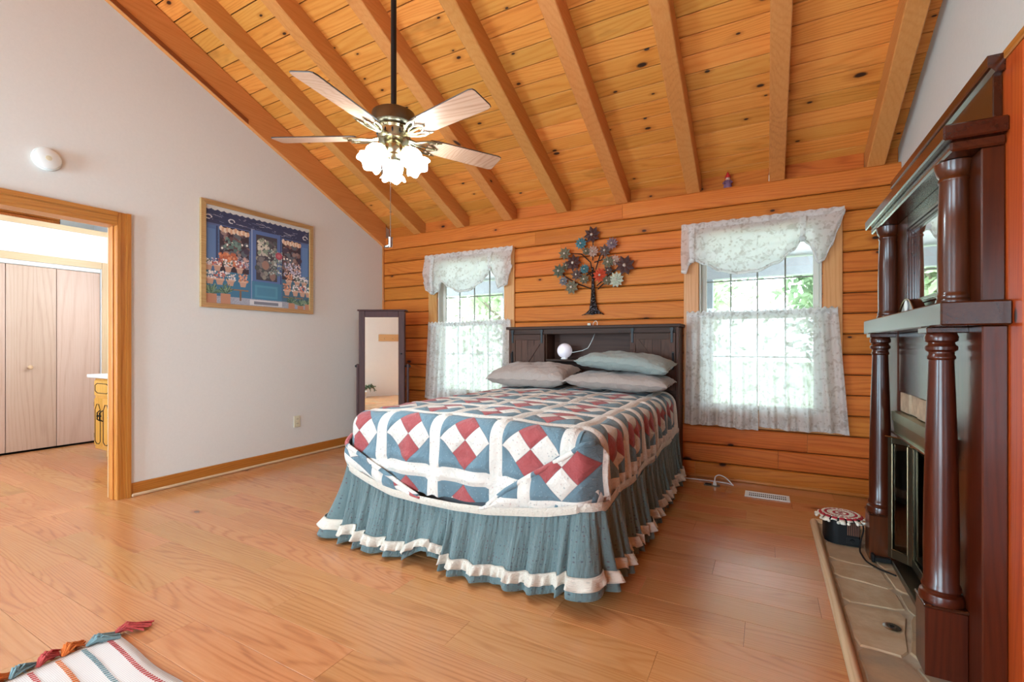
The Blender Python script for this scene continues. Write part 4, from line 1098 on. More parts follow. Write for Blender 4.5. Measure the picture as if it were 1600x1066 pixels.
fl = [(520, 98, 40, 'd'), (460, 147, 29, 't'), (632, 147, 28, 'p'), (373, 204, 32, 'g'), (525, 190, 28, 'k'), (592, 186, 30, 'd2'), (418, 254, 40, 'd'), (340, 300, 34, 'o'), (378, 268, 24, 'g'), (480, 288, 24, 't'), (436, 320, 28, 'd2'), (480, 345, 26, 'g'), (362, 355, 24, 'b'), (408, 388, 36, 'g'), (566, 323, 34, 'r'), (612, 250, 30, 'g'), (645, 240, 26, 'k'), (702, 268, 46, 'd'), (655, 347, 36, 'w'), (606, 352, 24, 'g'), (610, 295, 22, 'd2'), (490, 190, 22, 'g')]
FC = {'d': C(78, 48, 44), 't': C(88, 130, 136), 'p': C(146, 118, 122), 'g': C(122, 112, 90), 'k': C(196, 158, 140), 'd2': C(106, 84, 78), 'o': C(98, 100, 82), 'b': C(132, 130, 132), 'r': C(206, 78, 48), 'w': C(196, 196, 174)}
FM = {q: plain('flower_'+q, c, .5, .25, var=.2, nscale=40) for q, c in FC.items()}
rn = random.Random(4)
for i, (X, Y, r, cc) in enumerate(fl):
    cx_, cz_ = tp(X, Y); R_ = r*310/1102*4.5/725*1.3; yy = y0-.02-.006*(i % 4); mb = MB()
    layers = 3 if cc in 'tpkrw' else 2
    n = 11 if layers == 3 else 8
    for ly in range(layers):
        rr_ = R_*(1-.28*ly); ph = rn.uniform(0, 1)
        for j in range(n):
            a = 2*PI*(j+ph)/n; d = Vector((math.cos(a), 0, math.sin(a))); t = Vector((-math.sin(a), 0, math.cos(a))); c = Vector((cx_, yy-.005*ly, cz_)); w_ = rr_*.26
            q = mb.verts([c+d*rr_*.12, c+d*rr_*.55+t*w_+Vector((0, .004, 0)), c+d*rr_+Vector((0, -.006-.004*ly, 0)), c+d*rr_*.55-t*w_+Vector((0, .004, 0)), c+d*rr_*.6+Vector((0, -.008, 0))])
            mb.face((q[0], q[1], q[4])); mb.face((q[1], q[2], q[4])); mb.face((q[2], q[3], q[4])); mb.face((q[3], q[0], q[4]))
    f = add('flower', mb, FM[cc], wt)
    add('centre', MB().ball((cx_, yy-.016, cz_), R_*.17, 8, 6), plain('flower_eye', C(206, 192, 178), .4, .4) if 'flower_eye' not in bpy.data.materials else bpy.data.materials['flower_eye'], f, True)

# ================================================================ FIREPLACE, MANTEL, HEARTH
man = thing('fireplace_mantel', 'tall mahogany fireplace mantel with turned columns and an overmantel mirror', 'mantel', (.60, 2.76, 0))
def turned(x, y, z0, z1, r0, r1, parent, name, upper=False):
    h = z1-z0; mb = MB()
    if not upper:
        prof = [(.0, 0), (r0*1.28, 0), (r0*1.30, .012), (r0*1.22, .03), (r0*1.05, .036), (r0*1.05, .042), (r0*1.14, .05), (r0*1.10, .062), (r0*1.0, .07), (r0*1.02, h*.2), (r0*.99, h*.35), (r0*.9, h*.6), (r1, h*.9),
                (r1*1.12, h*.905), (r1*1.14, h*.912), (r1*1.02, h*.92), (r1*1.02, h*.93), (r1*1.28, h*.938), (r1*1.30, h*.95), (r1*1.1, h*.957), (r1*1.06, h*.965), (r1*1.3, h*.972), (r1*1.34, h*.985), (r1*1.2, h), (.0, h)]
    else:
        prof = [(.0, 0), (r0*1.1, 0), (r0*1.14, .008), (r0*1.1, .018), (r0*1.03, .02), (r0*1.08, .03), (r0*1.02, .036), (r0, .045), (r0*1.02, h*.35), (r0*.98, h*.6), (r1, h*.86), (r1*1.08, h*.87), (r1*1.1, h*.88), (r1, h*.9), (r1*1.16, h*.92), (r1*1.24, h*.945), (r1*1.3, h*.97), (r1*1.34, h), (.0, h)]
    mb.lathe(prof, (x, y, z0), 32)
    return add(name, mb, M['mahog_z'], parent, True)
for y in (2.26, 3.30):
    p = box('plinth', (.507, .625, y-.06, y+.06, 0, .250), M['mahog_z'], man, .003)
    box('plinth_cap', (.503, .628, y-.064, y+.064, .250, .262), M['mahog_y'], p, .003)
    turned(.566, y, .262, 1.245, .050, .036, man, 'lower_column')
    box('abacus', (.512, .628, y-.056, y+.056, 1.245, 1.2665), M['mahog_y'], man, .003)
    turned(.597, y-.02 if y < 3 else y-.03, 1.348, 1.858, .046, .041, man, 'upper_column', True)
box('mantel_shelf', (.515, .69, 2.06, 3.46, 1.267, 1.347), M['mahog_y'], man, .005)
for y0, y1 in ((2.09, 2.345), (3.215, 3.44)):
    box('pilaster', (.626, .689, y0, y1, 0, 1.266), M['mahog_z'], man, .004)
box('frieze_panel', (.630, .689, 2.346, 3.214, .952, 1.266), M['mahog_y'], man, .003)
for y0, y1 in ((2.11, 2.36), (3.03, 3.43)):
    box('upper_pilaster', (.630, .689, y0, y1, 1.348, 1.86), M['mahog_z'], man, .004)
box('upper_frieze', (.630, .689, 2.361, 3.029, 1.80, 1.86), M['mahog_y'], man, .003)
box('lower_frieze', (.630, .689, 2.361, 3.029, 1.348, 1.395), M['mahog_y'], man, .003)
mr = box('mirror', (.650, .655, 2.40, 2.99, 1.41, 1.785), M['mirror'], man, 0)
for i, (d, x0) in enumerate(((0, .624), (.012, .632), (.022, .64))):
    a, b, c_, e = 2.361+d, 3.029-d, 1.395+d, 1.80-d
    w = .011
    mb = MB(); mb.cbox(x0, .657, a, a+w, c_, e, .002); mb.cbox(x0, .657, b-w, b, c_, e, .002); mb.cbox(x0, .657, a+w, b-w, c_, c_+w, .002); mb.cbox(x0, .657, a+w, b-w, e-w, e, .002)
    add('mirror_frame', mb, M['mahog_y'], mr)
box('soffit_mould', (.55, .689, 2.10, 3.46, 1.86, 1.895), M['mahog_y'], man, .006)
box('top_shelf', (.527, .69, 2.08, 3.50, 1.895, 1.947), M['mahog_y'], man, .005)
box('crest_panel', (.664, .689, 2.13, 3.46, 1.947, 2.118), M['mahog_y'], man, .003)
mb = MB(); mb.prism([(.664, 2.105), (.655, 2.118), (.648, 2.122), (.645, 2.13), (.645, 2.162), (.689, 2.162), (.689, 2.105)], 'y', 2.11, 3.48); add('cornice', mb, M['mahog_y'], man)

# ---- insert: hood, glass doors, stone slips
ins = thing('fireplace_insert', 'brass-hooded fireplace insert with smoked glass bifold doors', 'fireplace', (.66, 2.78, 0))
mb = MB(); mb.box(.675, .689, 2.346, 3.214, .03, .95); add('firebox_back', mb, M['gap'], ins)
hd = MB(); hd.prism([(.60, .798), (.60, .845), (.674, .845), (.674, .735), (.612, .735), (.606, .795)], 'y', 2.348, 3.213); add('hood', hd, M['hood'], ins)
box('hood_lip', (.598, .615, 2.348, 3.213, .725, .736), M['brass'], ins, .002)
box('sill', (.60, .674, 2.348, 3.213, .0, .03), M['brass_dark'], ins, .003)
rn = random.Random(2); M['slip'] = plain('sand_stone', C(188, 158, 130), .85, var=.25, nscale=14, bump=.4)
ya = 2.35; stb = box('stone_backing', (.665, .674, 2.348, 3.213, .846, .95), plain('grey_mortar', C(120, 112, 104), .9, var=.15), ins, 0)
while ya < 3.2:
    yb2 = min(3.212, ya+rn.uniform(.10, .2)); j1, j2 = rn.uniform(-.02, .02), rn.uniform(-.02, .02)
    mb = MB(); mb.prism([(ya+.006, .85), (yb2-.006, .85), (yb2-.006+j1*.3, .948), (ya+.006+j2*.3, .948)], 'x', .640+rn.uniform(-.006, .006), .6655); add('stone', mb, M['slip'], stb); ya = yb2
def door_leaf(ax, ay, bx2, by2, label=None):
    """glazed leaf from (ax,ay) to (bx2,by2), z .055-.715"""
    a, b = Vector((ax, ay, 0)), Vector((bx2, by2, 0)); L = (b-a).length; ang = math.atan2(by2-ay, bx2-ax)
    X = Matrix.Translation(a) @ Matrix.Rotation(ang, 4, 'Z')
    mb = MB(); mb.xf = X; w = .022
    mb.cbox(0, w, -.009, .009, .055, .705, .002); mb.cbox(L-w, L, -.009, .009, .055, .705, .002); mb.cbox(w, L-w, -.009, .009, .055, .10, .002); mb.cbox(w, L-w, -.009, .009, .675, .705, .002)
    d = add('glass_door', mb, M['brass_dark'], ins)
    mb = MB(); mb.xf = X; mb.box(w, L-w, -.002, .002, .10, .675); add('glass', mb, M['smoke_glass'], d)
    mb = MB(); mb.xf = X; mb.tube([(w+.002, -.0085, .105), (w+.002, -.0085, .67), (L-w-.002, -.0085, .67), (L-w-.002, -.0085, .105), (w+.002, -.0085, .105)], .0035, 6); add('bead', mb, M['brass'], d)
    return d, X, L
d1_, X, L = door_leaf(.586, 3.195, .668, 3.095)
mb = MB(); mb.xf = X; mb.tube([(.01, -.012, .708), (.01, -.035, .712), (L-.01, -.035, .712), (L-.01, -.012, .708)], .004, 8); add('handle', mb, M['brass'], d1_, True)
d2_, X, L = door_leaf(.668, 3.085, .668, 2.79)
mb = MB(); mb.tube([(.662, 3.06, .69), (.64, 3.05, .69), (.632, 3.03, .69), (.64, 2.99, .69), (.66, 2.97, .69)], .005, 8); add('handle', mb, M['brass'], d2_, True)
door_leaf(.668, 2.785, .668, 2.36)

# ---- hearth: flagstones in mortar, wood nosing
hearth = struct(add('floor_hearth', MB().box(.262, XR, .4, 3.745, -.06, -.004), plain('hearth_mortar', C(176, 160, 138), .9, var=.15, nscale=20, bump=.3)))
def stone_mat(name, a, b, c_):
    k = NT(name); v = k.coords(rnd=23); f = k.noise(v, 6, 5, .6, .6); k.bump(k.noise(v, 18, 5), .35, .01)
    oi = k.n('ShaderNodeObjectInfo')
    return k.set(k.mix(k.ramp(oi.outputs['Random'], [(.2, (0, 0, 0, 1)), (.8, (1, 1, 1, 1))]), k.ramp(f, [(.3, a), (.7, b)]), k.ramp(f, [(.35, c_), (.7, a)])), .62, 0, .35)
M['flag'] = stone_mat('flagstone', C(170, 138, 104), C(200, 176, 146), C(140, 126, 108))
rn = random.Random(19); yv = .42; prev = [.312, .50, .688]; ys_prev = [.42]*3
cells = []
colx = [(.306, .44, .565, .69)]
yy = .42
lines = [[(.31, yy), (.47, yy), (.685, yy)]]
while yy < 3.4:
    st = rn.uniform(.22, .36); yy = min(yy+st, 3.735)
    if 3.735-yy < .15: yy = 3.735
    jit = 0 if yy == 3.735 else .08
    lines.append([(.31, yy+rn.uniform(-jit, jit)), (rn.uniform(.40, .60), yy+rn.uniform(-jit, jit)), (.685, yy+rn.uniform(-jit, jit))])
for A, B in zip(lines[:-1], lines[1:]):
    for c_ in (0, 1):
        quad = [A[c_], A[c_+1], B[c_+1], B[c_]]
        cx_ = sum(p[0] for p in quad)/4; cy_ = sum(p[1] for p in quad)/4
        pts = []
        for i in range(4):
            p, q = quad[i], quad[(i+1) % 4]
            for t in (0.12, .5, .88):
                x = p[0]+(q[0]-p[0])*t; y = p[1]+(q[1]-p[1])*t
                s_ = 1-.004/max(.05, math.hypot(x-cx_, y-cy_))+rn.uniform(-.07, .015)
                pts.append((cx_+(x-cx_)*s_, cy_+(y-cy_)*s_))
        mb = MB(); h = .001+rn.uniform(0, .002); n = len(pts)
        lo = mb.verts([(p[0], p[1], -.004) for p in pts]); hi = mb.verts([(cx_+(p[0]-cx_)*.96, cy_+(p[1]-cy_)*.96, h) for p in pts]); mb.face(hi)
        for i in range(n): mb.face((lo[i], lo[(i+1) % n], hi[(i+1) % n], hi[i]))
        add('stone', mb, M['flag'], hearth)
t3 = sempty('trim_3', (.283, 2.1, 0))
mb = MB(); prof = [(.262+.0215-.0215*math.cos(PI*i/10), .026*math.sin(PI*i/10)) for i in range(11)]; mb.prism(prof, 'y', .4, 3.745); add('hearth_nosing', mb, M['pale_trim_y'], t3, True)
mb = MB(); mb.prism([(3.735+.0215-.0215*math.cos(PI*i/10), .022*math.sin(PI*i/10)) for i in range(11)], 'x', .284, XP); add('hearth_nosing', mb, M['pale_trim_y'], t3, True)
# gas key plate
gk = thing('gas_key_plate', 'oval steel gas valve plate set in the stone hearth', 'valve', (.468, 2.50, .0))
add('plate', MB().lathe([(.0, .004), (.030, .004), (.032, .007), (.026, .010), (.014, .009), (.0, .009)], (.468, 2.50, 0), 24), M['steel'], gk, True)
box('key_hole', (.460, .476, 2.492, 2.508, .0085, .0105), M['black'], gk, 0)
# black iron bar at the foot of the far plinth
ib = thing('andiron_bar', 'low black iron bar lying on the hearth beside the heater', 'iron bar', (.56, 3.21, .0))
box('bar', (.516, .60, 3.205, 3.235, .008, .034), M['black'], ib, .004)
box('foot', (.512, .526, 3.20, 3.238, .003, .046), M['black'], ib, .003)
# heater with doily
ht = thing('space_heater', 'small black electric heater on the hearth end under a crocheted doily', 'heater', (.40, 3.47, .003))
hx0, hx1, hy0, hy1, hz0, hz1 = .315, .488, 3.385, 3.56, .006, .165
pts = []
for i in range(9): th = PI+PI/2*i/8; pts.append((hx0+.07+.07*math.cos(th), hy0+.07+.07*math.sin(th)))
pts += [(hx1-.008, hy0), (hx1, hy0+.008), (hx1, hy1-.008), (hx1-.008, hy1), (hx0+.02, hy1), (hx0, hy1-.02)]
add('body', MB().prism(pts, 'z', hz0, hz1), M['black_plastic'], ht, True)
for i in range(7):
    xx = .425+.009*i; box('grille_slat', (xx, xx+.0035, hy0-.003, hy0+.002, .07, .145), plain('grille_copper', C(150, 100, 78), .4, .5) if 'grille_copper' not in bpy.data.materials else bpy.data.materials['grille_copper'], ht, 0)
box('control_panel', (.42, .484, hy0-.002, hy0+.001, .02, .055), M['black'], ht, 0)
add('foot', MB().lathe([(.0, 0), (.01, 0), (.01, .004), (0, .004)], (.34, 3.42, .003), 8), M['black'], ht)
add('dial', MB().lathe([(.0, 0), (.012, 0), (.010, .006), (0, .006)], (.45, hy0-.002, .038), 12, rot=Matrix.Rotation(PI/2, 3, 'X')), M['black_plastic'], ht)
def zat(px_u, px_v): return (px_u, px_v)
hc = [(.484, 3.46, .15), (.50, 3.43, .145), (.505, 3.40, .11), (.488, 3.37, .055), (.478, 3.33, .012), (.478, 3.27, .009), (.488, 3.18, .009), (.53, 3.11, .009), (.575, 3.07, .009), (.588, 3.05, .012)]
def spline(P, n=6):
    P = [Vector(p) for p in P]; out = []
    for i in range(len(P)-1):
        p0, p1, p2, p3 = P[max(i-1, 0)], P[i], P[i+1], P[min(i+2, len(P)-1)]
        for k_ in range(n):
            t = k_/n; out.append(.5*((2*p1)+(-p0+p2)*t+(2*p0-5*p1+4*p2-p3)*t*t+(-p0+3*p1-3*p2+p3)*t**3))
    return out+[P[-1]]
add('power_cord', MB().tube(spline(hc), .0042, 8), M['black_plastic'], ht, 'all')
dly = thing('crochet_doily', 'red and white crocheted doily draped over the black heater', 'doily', (.40, 3.47, .166))
cx_, cy_, Rr = .402, 3.468, .122; rn = random.Random(8)
cw = plain('doily_cream', C(234, 222, 204), .9, var=.1, nscale=120, bump=.5); cr = plain('doily_red', C(176, 34, 48), .9, var=.15, nscale=120, bump=.5)
def dz(r):    # lies flat then falls over the edge
    return .168 if r < .098 else .168-(r-.098)*.95
for i in range(9):
    r0_, r1_ = Rr*i/9, Rr*(i+1)/9; mb = MB(); n = 72; A = []; B = []
    for j in range(n):
        a = 2*PI*j/n; s0 = 1+(.07*math.cos(8*a) if i == 8 else 0); sc0 = 1+.07*math.cos(8*a)*(1 if i >= 8 else 0)
        q0 = r0_*1.0; q1 = r1_*sc0
        bm_ = .0022*math.sin(a*24+i)
        A.append(mb.vert((cx_+q0*math.cos(a)*1.05, cy_+q0*math.sin(a)*.98, dz(q0)+.0025+abs(bm_)))); B.append(mb.vert((cx_+q1*math.cos(a)*1.05, cy_+q1*math.sin(a)*.98, dz(q1)+.0025+abs(bm_))))
    for j in range(n):
        if j % 2 == 0 or i in (0, 2, 4, 6): mb.face((A[j], A[(j+1) % n], B[(j+1) % n], B[j]))
        elif i in (3, 5, 7, 8) and j % 4 == 1: mb.face((A[j], A[(j+1) % n], B[(j+1) % n], B[j]))
    o = add('crochet_round', mb, cr if i in (0, 2, 5, 7) else cw, dly, True); solid(o, .004, 1)
for j in range(16):
    a = 2*PI*j/16+.2; q = Rr*.99; add('picot', MB().ball((cx_+q*math.cos(a)*1.06, cy_+q*math.sin(a), dz(q)), .009, 8, 6), cw, dly, True)
# dark arched mantel clock lying low on the shelf
ck = thing('mantel_clock', 'low arched dark mantel clock on the mantel shelf before the mirror', 'clock', (.585, 2.72, 1.347))
mb = MB(); pr = [(2.60+.26*i/20, 1.347+.003+.062*math.sin(PI*i/20)**.8) for i in range(21)]; mb.prism([(2.60, 1.3475)]+pr+[(2.86, 1.3475)], 'x', .565, .605); add('case', mb, M['mahog_y'], ck, True)
mb = MB(); mb.lathe([(.0, 0), (.026, 0), (.028, .004), (.0, .005)], (.565, 2.73, 1.379), 20, rot=Matrix.Rotation(-PI/2, 3, 'Y')); add('dial', mb, M['white'], ck, True)
mb = MB(); mb.tube([(.5635, p[0], p[1]) for p in pr], .004, 6); add('bezel_line', mb, M['brass'], ck, True)

# ================================================================ CHEVAL MIRROR
s_, c_ = math.sin(YAW), math.cos(YAW)
mc = Vector((-3.815, 3.895, 0)); MX = Matrix.Translation(mc) @ Matrix.Rotation(YAW, 4, 'Z')      # local x right, y away from the camera
cm = thing('cheval_mirror', 'tall dark wood cheval mirror cabinet standing in the corner', 'mirror', tuple(mc))
def lbox(name, b, mat, parent, c=.003):
    m = MB(); m.xf = MX; m.cbox(*b, c=c); return add(name, m, mat, parent)
hw = .258
lbox('cabinet_body', (-hw+.01, hw-.01, .018, .11, .14, 1.585), M['mirror_wood'], cm)
lbox('stile', (-hw, -.19, 0, .018, .12, 1.59), M['mirror_wood'], cm); lbox('stile', (.19, hw, 0, .018, .12, 1.59), M['mirror_wood'], cm)
lbox('top_rail', (-.19, .19, 0, .018, 1.52, 1.59), M['mirror_wood'], cm); lbox('bottom_rail', (-.19, .19, 0, .018, .12, .2), M['mirror_wood'], cm)
lbox('top_cap', (-hw-.015, hw+.015, -.012, .12, 1.59, 1.607), M['mirror_wood'], cm)
lbox('looking_glass', (-.19, .19, .006, .012, .2, 1.52), M['mirror'], cm, 0)
m = MB(); m.xf = MX; m.ball((.222, -.008, 1.105), .012, 10, 8); add('knob', m, M['black'], cm, True)
for sg in (-1, 1):
    lbox('post', (sg*.285-.013, sg*.285+.013, .04, .07, .05, .99), M['mirror_wood'], cm)
    lbox('foot', (sg*.285-.015, sg*.285+.015, -.14, .24, 0, .05), M['mirror_wood'], cm, .008)
    m = MB(); m.xf = MX; m.tube([(sg*.30, .055, .965), (sg*.25, .055, .965)], .012, 10); m.ball((sg*.305, .055, .965), .016, 10, 8); add('pivot_knob', m, M['black'], cm, True)
lbox('crossbar', (-.272, .272, .045, .065, .06, .10), M['mirror_wood'], cm)

# ================================================================ PICTURE
pic = thing('framed_picture', 'framed painting of a blue flower shop front on the white wall', 'picture', (XL+.015, 2.86, 1.545))
Y0, Y1, Z0, Z1 = 2.284, 3.444, 1.545, 2.515; fw = .042
M['frame_wood'] = wood('frame_oak', C(150, 112, 70), C(186, 146, 98), C(204, 168, 122), 'Y', 9, .4, rnd=.04)
def mitre(poly): return MB().prism(poly, 'x', XL+.002, XL+.030)
for nm, poly in (('frame_bottom', [(Y0, Z0), (Y1, Z0), (Y1-fw, Z0+fw), (Y0+fw, Z0+fw)]), ('frame_top', [(Y0, Z1), (Y0+fw, Z1-fw), (Y1-fw, Z1-fw), (Y1, Z1)]), ('frame_side', [(Y0, Z0), (Y0+fw, Z0+fw), (Y0+fw, Z1-fw), (Y0, Z1)]), ('frame_side', [(Y1, Z0), (Y1, Z1), (Y1-fw, Z1-fw), (Y1-fw, Z0+fw)])):
    add(nm, mitre(poly), M['frame_wood'], pic)
PWI, PHI = 252, 208
img = np.zeros((PHI, PWI, 3)); rng = np.random.RandomState(5)
yy_, xx_ = np.mgrid[0:PHI, 0:PWI]; U = (xx_+.5)/PWI; V = (yy_+.5)/PHI      # V downwards
def rect(u0, u1, v0, v1, c): img[(U >= u0) & (U < u1) & (V >= v0) & (V < v1)] = c
def ell(u, v, ru, rv, c): img[((U-u)/ru)**2+((V-v)/rv)**2 < 1] = c
def blobs(u0, u1, v0, v1, n, cols, r0, r1):
    for _ in range(n):
        r = rng.uniform(r0, r1); ell(rng.uniform(u0, u1), rng.uniform(v0, v1), r, r*1.2, cols[rng.randint(len(cols))])
def line(p, q, w, c):
    d = np.hypot(q[0]-p[0], q[1]-p[1]); t = np.clip(((U-p[0])*(q[0]-p[0])+(V-p[1])*(q[1]-p[1]))/d**2, 0, 1)
    img[np.hypot(U-p[0]-t*(q[0]-p[0]), V-p[1]-t*(q[1]-p[1])) < w] = c
img[:] = (62, 92, 142)
img += (rng.rand(PHI, PWI, 1)-.5)*26
rect(0, 1, 0, .06, (206, 202, 196))
roof = V > .035+.012*np.abs(np.sin(U*60)); img[roof & (V < .185)] = (44, 50, 82)
for _ in range(70):
    u = rng.rand(); v = rng.uniform(.07, .17); line((u, v), (u+rng.uniform(-.05, .08), v+rng.uniform(-.01, .015)), .0025, [(86, 98, 136), (30, 34, 60), (140, 140, 160)][rng.randint(3)])
for u in (.03, .22, .95):
    for t in np.linspace(0, 5, 18): ell(u+.03*np.cos(t)*.8, .125-.02*np.sin(t), .005, .006, (206, 204, 206))
rect(0, 1, .185, .2, (70, 88, 140))
# side panels
for u0, u1 in ((0, .105), (.90, 1)):
    rect(u0, u1, .2, .66, (66, 100, 160)); rect(u0+.015, u1-.02, .24, .60, (78, 116, 178)); rect(u1-.012, u1, .2, .66, (40, 52, 90))
# shop windows
for u0, u1 in ((.12, .375), (.70, .90)):
    rect(u0, u1, .19, .66, (52, 40, 48)); blobs(u0+.01, u1-.01, .24, .55, 60, [(92, 60, 62), (120, 84, 80), (60, 50, 66), (140, 110, 104), (80, 86, 96)], .008, .03)
    for i in range(14): ell(u0+.01+(u1-u0-.02)*i/13, .215+.018*np.abs(np.sin(i*.9)), .014, .026, [(232, 204, 176), (214, 158, 120)][i % 2])
    for i in range(6): ell(u0+.02+(u1-u0-.04)*i/5, .42-.03*np.sin(i*.9)-.02*i*(1 if u0 < .3 else -.8), .009, .011, (246, 240, 226))
blobs(.12, .26, .47, .58, 60, [(214, 106, 66), (232, 138, 92), (190, 84, 52)], .008, .018)
blobs(.27, .37, .48, .60, 60, [(156, 150, 176), (110, 104, 120), (206, 150, 136)], .005, .012)
blobs(.14, .30, .3, .45, 26, [(70, 104, 102), (96, 132, 122)], .006, .016)
blobs(.72, .90, .46, .62, 110, [(196, 190, 214), (150, 148, 176), (216, 168, 150)], .004, .011)
# door
rect(.39, .69, .16, .95, (70, 98, 162)); rect(.395, .405, .16, .95, (150, 176, 206)); rect(.68, .69, .16, .95, (46, 64, 112))
rect(.44, .645, .20, .70, (58, 54, 62)); blobs(.45, .64, .24, .68, 90, [(84, 78, 84), (110, 104, 104), (66, 72, 74), (132, 128, 116)], .008, .026)
blobs(.46, .56, .24, .42, 50, [(214, 204, 182), (184, 176, 160), (120, 140, 116)], .006, .016); ell(.53, .53, .035, .05, (150, 108, 92)); ell(.60, .64, .03, .05, (134, 98, 88))
blobs(.56, .70, .33, .62, 110, [(150, 164, 156), (110, 132, 124), (190, 196, 190), (84, 110, 108)], .004, .011); ell(.665, .40, .035, .042, (182, 62, 78)); ell(.665, .40, .018, .02, (206, 92, 100))
rect(.40, .69, .72, .95, (52, 112, 150)); rect(.43, .65, .76, .90, (66, 134, 166)); rect(.45, .63, .785, .875, (58, 120, 154))
rect(0, .39, .66, .95, (48, 104, 142)); rect(.70, 1, .66, .95, (52, 92, 120))
rect(0, 1, .92, 1, (150, 154, 170)); img[(V > .92)] += (rng.rand(PHI, PWI, 1)[V > .92]-.5)*40
rect(.38, .70, .93, .985, (206, 206, 210)); rect(.42, .66, .94, .975, (110, 112, 126))
# shelves with pots
rect(.16, .37, .83, .845, (140, 100, 72)); rect(.29, .305, .845, .95, (120, 82, 60)); rect(.71, .93, .855, .868, (130, 94, 72))
def pot(u, v, s, cols):
    img[(np.abs(U-u) < s*(1-.35*(V-v)/(s*1.6))) & (V > v) & (V < v+s*1.9)] = (196, 142, 116); img[(np.abs(U-u) < s*1.12) & (V > v) & (V < v+s*.5)] = (214, 166, 140)
    blobs(u-s*1.2, u+s*1.2, v-s*1.9, v+s*.1, 34, cols, .004, .0105)
WH = [(236, 230, 228), (206, 196, 200), (90, 104, 92)]; RD = [(206, 110, 96), (236, 220, 214), (150, 70, 70)]; OR = [(214, 128, 92), (236, 160, 120), (150, 90, 70)]
for i, u in enumerate((.03, .10, .19, .29)): pot(u, .60, .033, [WH, RD, WH, RD][i])
for i, u in enumerate((.04, .12, .21, .32)): pot(u, .735, .036, [WH, RD, WH, OR][i])
for i, u in enumerate((.77, .86, .94)): pot(u, .66, .033, [OR, WH, WH][i])
for i, u in enumerate((.75, .84, .92, .985)): pot(u, .775, .034, [OR, WH, RD, WH][i])
for (u, v, s) in ((.05, .9, .06), (.17, .89, .055), (.80, .93, .045), (.90, .95, .045), (.98, .93, .04)):
    for _ in range(46):
        a = rng.uniform(-2.9, -.2); L = s*rng.uniform(.8, 1.9); line((u, v), (u+L*np.cos(a), v+L*np.sin(a)), .0035, [(84, 120, 92), (60, 92, 76), (120, 150, 112), (46, 72, 64)][rng.randint(4)])
    img[(np.abs(U-u) < s*.75) & (V > v) & (V < v+.2)] = (190, 120, 88)
img = np.clip(img, 0, 255)/255.0; img = img*.86+img.mean(2, keepdims=True)*.14; img = img**.80; lin = np.where(img <= .04045, img/12.92, ((img+.055)/1.055)**2.4)
ya, yb_, za, zb_ = Y0+fw-.004, Y1-fw+.004, Z0+fw-.004, Z1-fw+.004
verts = [(XL+.014, ya+(yb_-ya)*i/PWI, zb_+(za-zb_)*j/PHI) for j in range(PHI+1) for i in range(PWI+1)]
faces = [(j*(PWI+1)+i, (j+1)*(PWI+1)+i, (j+1)*(PWI+1)+i+1, j*(PWI+1)+i+1) for j in range(PHI) for i in range(PWI)]
me = bpy.data.meshes.new('canvas'); me.from_pydata([tuple(Vector(v)-Vector((XL+.014, 2.86, 2.03))) for v in verts], [], faces)
ca = me.color_attributes.new('paint', 'FLOAT_COLOR', 'CORNER'); cc = np.ones((PHI*PWI, 4, 4), dtype=np.float32); cc[:, :, :3] = lin.reshape(-1, 1, 3); ca.data.foreach_set('color', cc.ravel())
k = NT('painted_canvas'); at = k.n('ShaderNodeAttribute', attribute_name='paint'); k.set(at.outputs['Color'], .55, 0, .3)
o = link('canvas', me, k.m, pic, loc=(XL+.014, 2.86, 2.03))

# ================================================================ WALL AND FLOOR FITTINGS
sd = thing('smoke_detector', 'round white smoke detector high on the white wall', 'smoke detector', (XL+.02, 1.283, 2.42))
rX = Matrix.Rotation(PI/2, 3, 'Y')
add('base', MB().lathe([(.0, 0), (.078, 0), (.080, .012), (.076, .02), (.0, .02)], (XL+.001, 1.283, 2.503), 36, rot=rX), M['white'], sd, True)
add('cover', MB().lathe([(.0, .02), (.072, .02), (.069, .034), (.05, .043), (.02, .046), (.0, .046)], (XL+.001, 1.283, 2.503), 36, rot=rX), M['white'], sd, True)
add('test_button', MB().lathe([(.0, .044), (.018, .044), (.017, .049), (.0, .05)], (XL+.001, 1.283, 2.503), 20, rot=rX), M['ivory'], sd, True)
ol = thing('wall_outlet', 'ivory wall outlet low on the white wall', 'outlet', (XL+.004, 3.26, .33))
box('plate', (XL+.001, XL+.008, 3.222, 3.300, .325, .446), M['ivory'], ol, .003)
for zz in (.362, .410):
    r_ = box('receptacle', (XL+.008, XL+.0105, 3.244, 3.278, zz-.017, zz+.017), M['ivory'], ol, .001)
    for dy2 in (-.007, .007): box('slot', (XL+.0104, XL+.0112, 3.261+dy2-.0015, 3.261+dy2+.0015, zz-.004, zz+.008), M['black'], r_, 0)
rg = thing('floor_register', 'white slotted floor register by the log wall', 'floor vent', (.005, 4.20, 0))
mb = MB(); mb.cbox(-.15, .162, 4.125, 4.15, .001, .007, .002); mb.cbox(-.15, .162, 4.252, 4.277, .001, .007, .002); mb.cbox(-.15, -.125, 4.15, 4.252, .001, .007, .002); mb.cbox(.137, .162, 4.15, 4.252, .001, .007, .002); add('frame', mb, M['white'], rg)
box('duct', (-.125, .137, 4.15, 4.252, .0005, .0015), M['black'], rg, 0)
for i in range(19):
    x = -.125+.0138*i; box('louvre', (x, x+.006, 4.15, 4.252, .002, .006), M['white'], rg, 0)
box('centre_bar', (-.125, .137, 4.196, 4.206, .003, .0068), M['white'], rg, 0)
fo = thing('floor_outlet', 'small metal floor outlet with a white plug by the log wall', 'outlet', (-.405, 4.31, 0))
box('plate', (-.47, -.345, 4.285, 4.345, .0005, .006), M['brass_dark'], fo, .002)
box('lid', (-.462, -.41, 4.30, 4.335, .006, .013), M['black'], fo, .002)
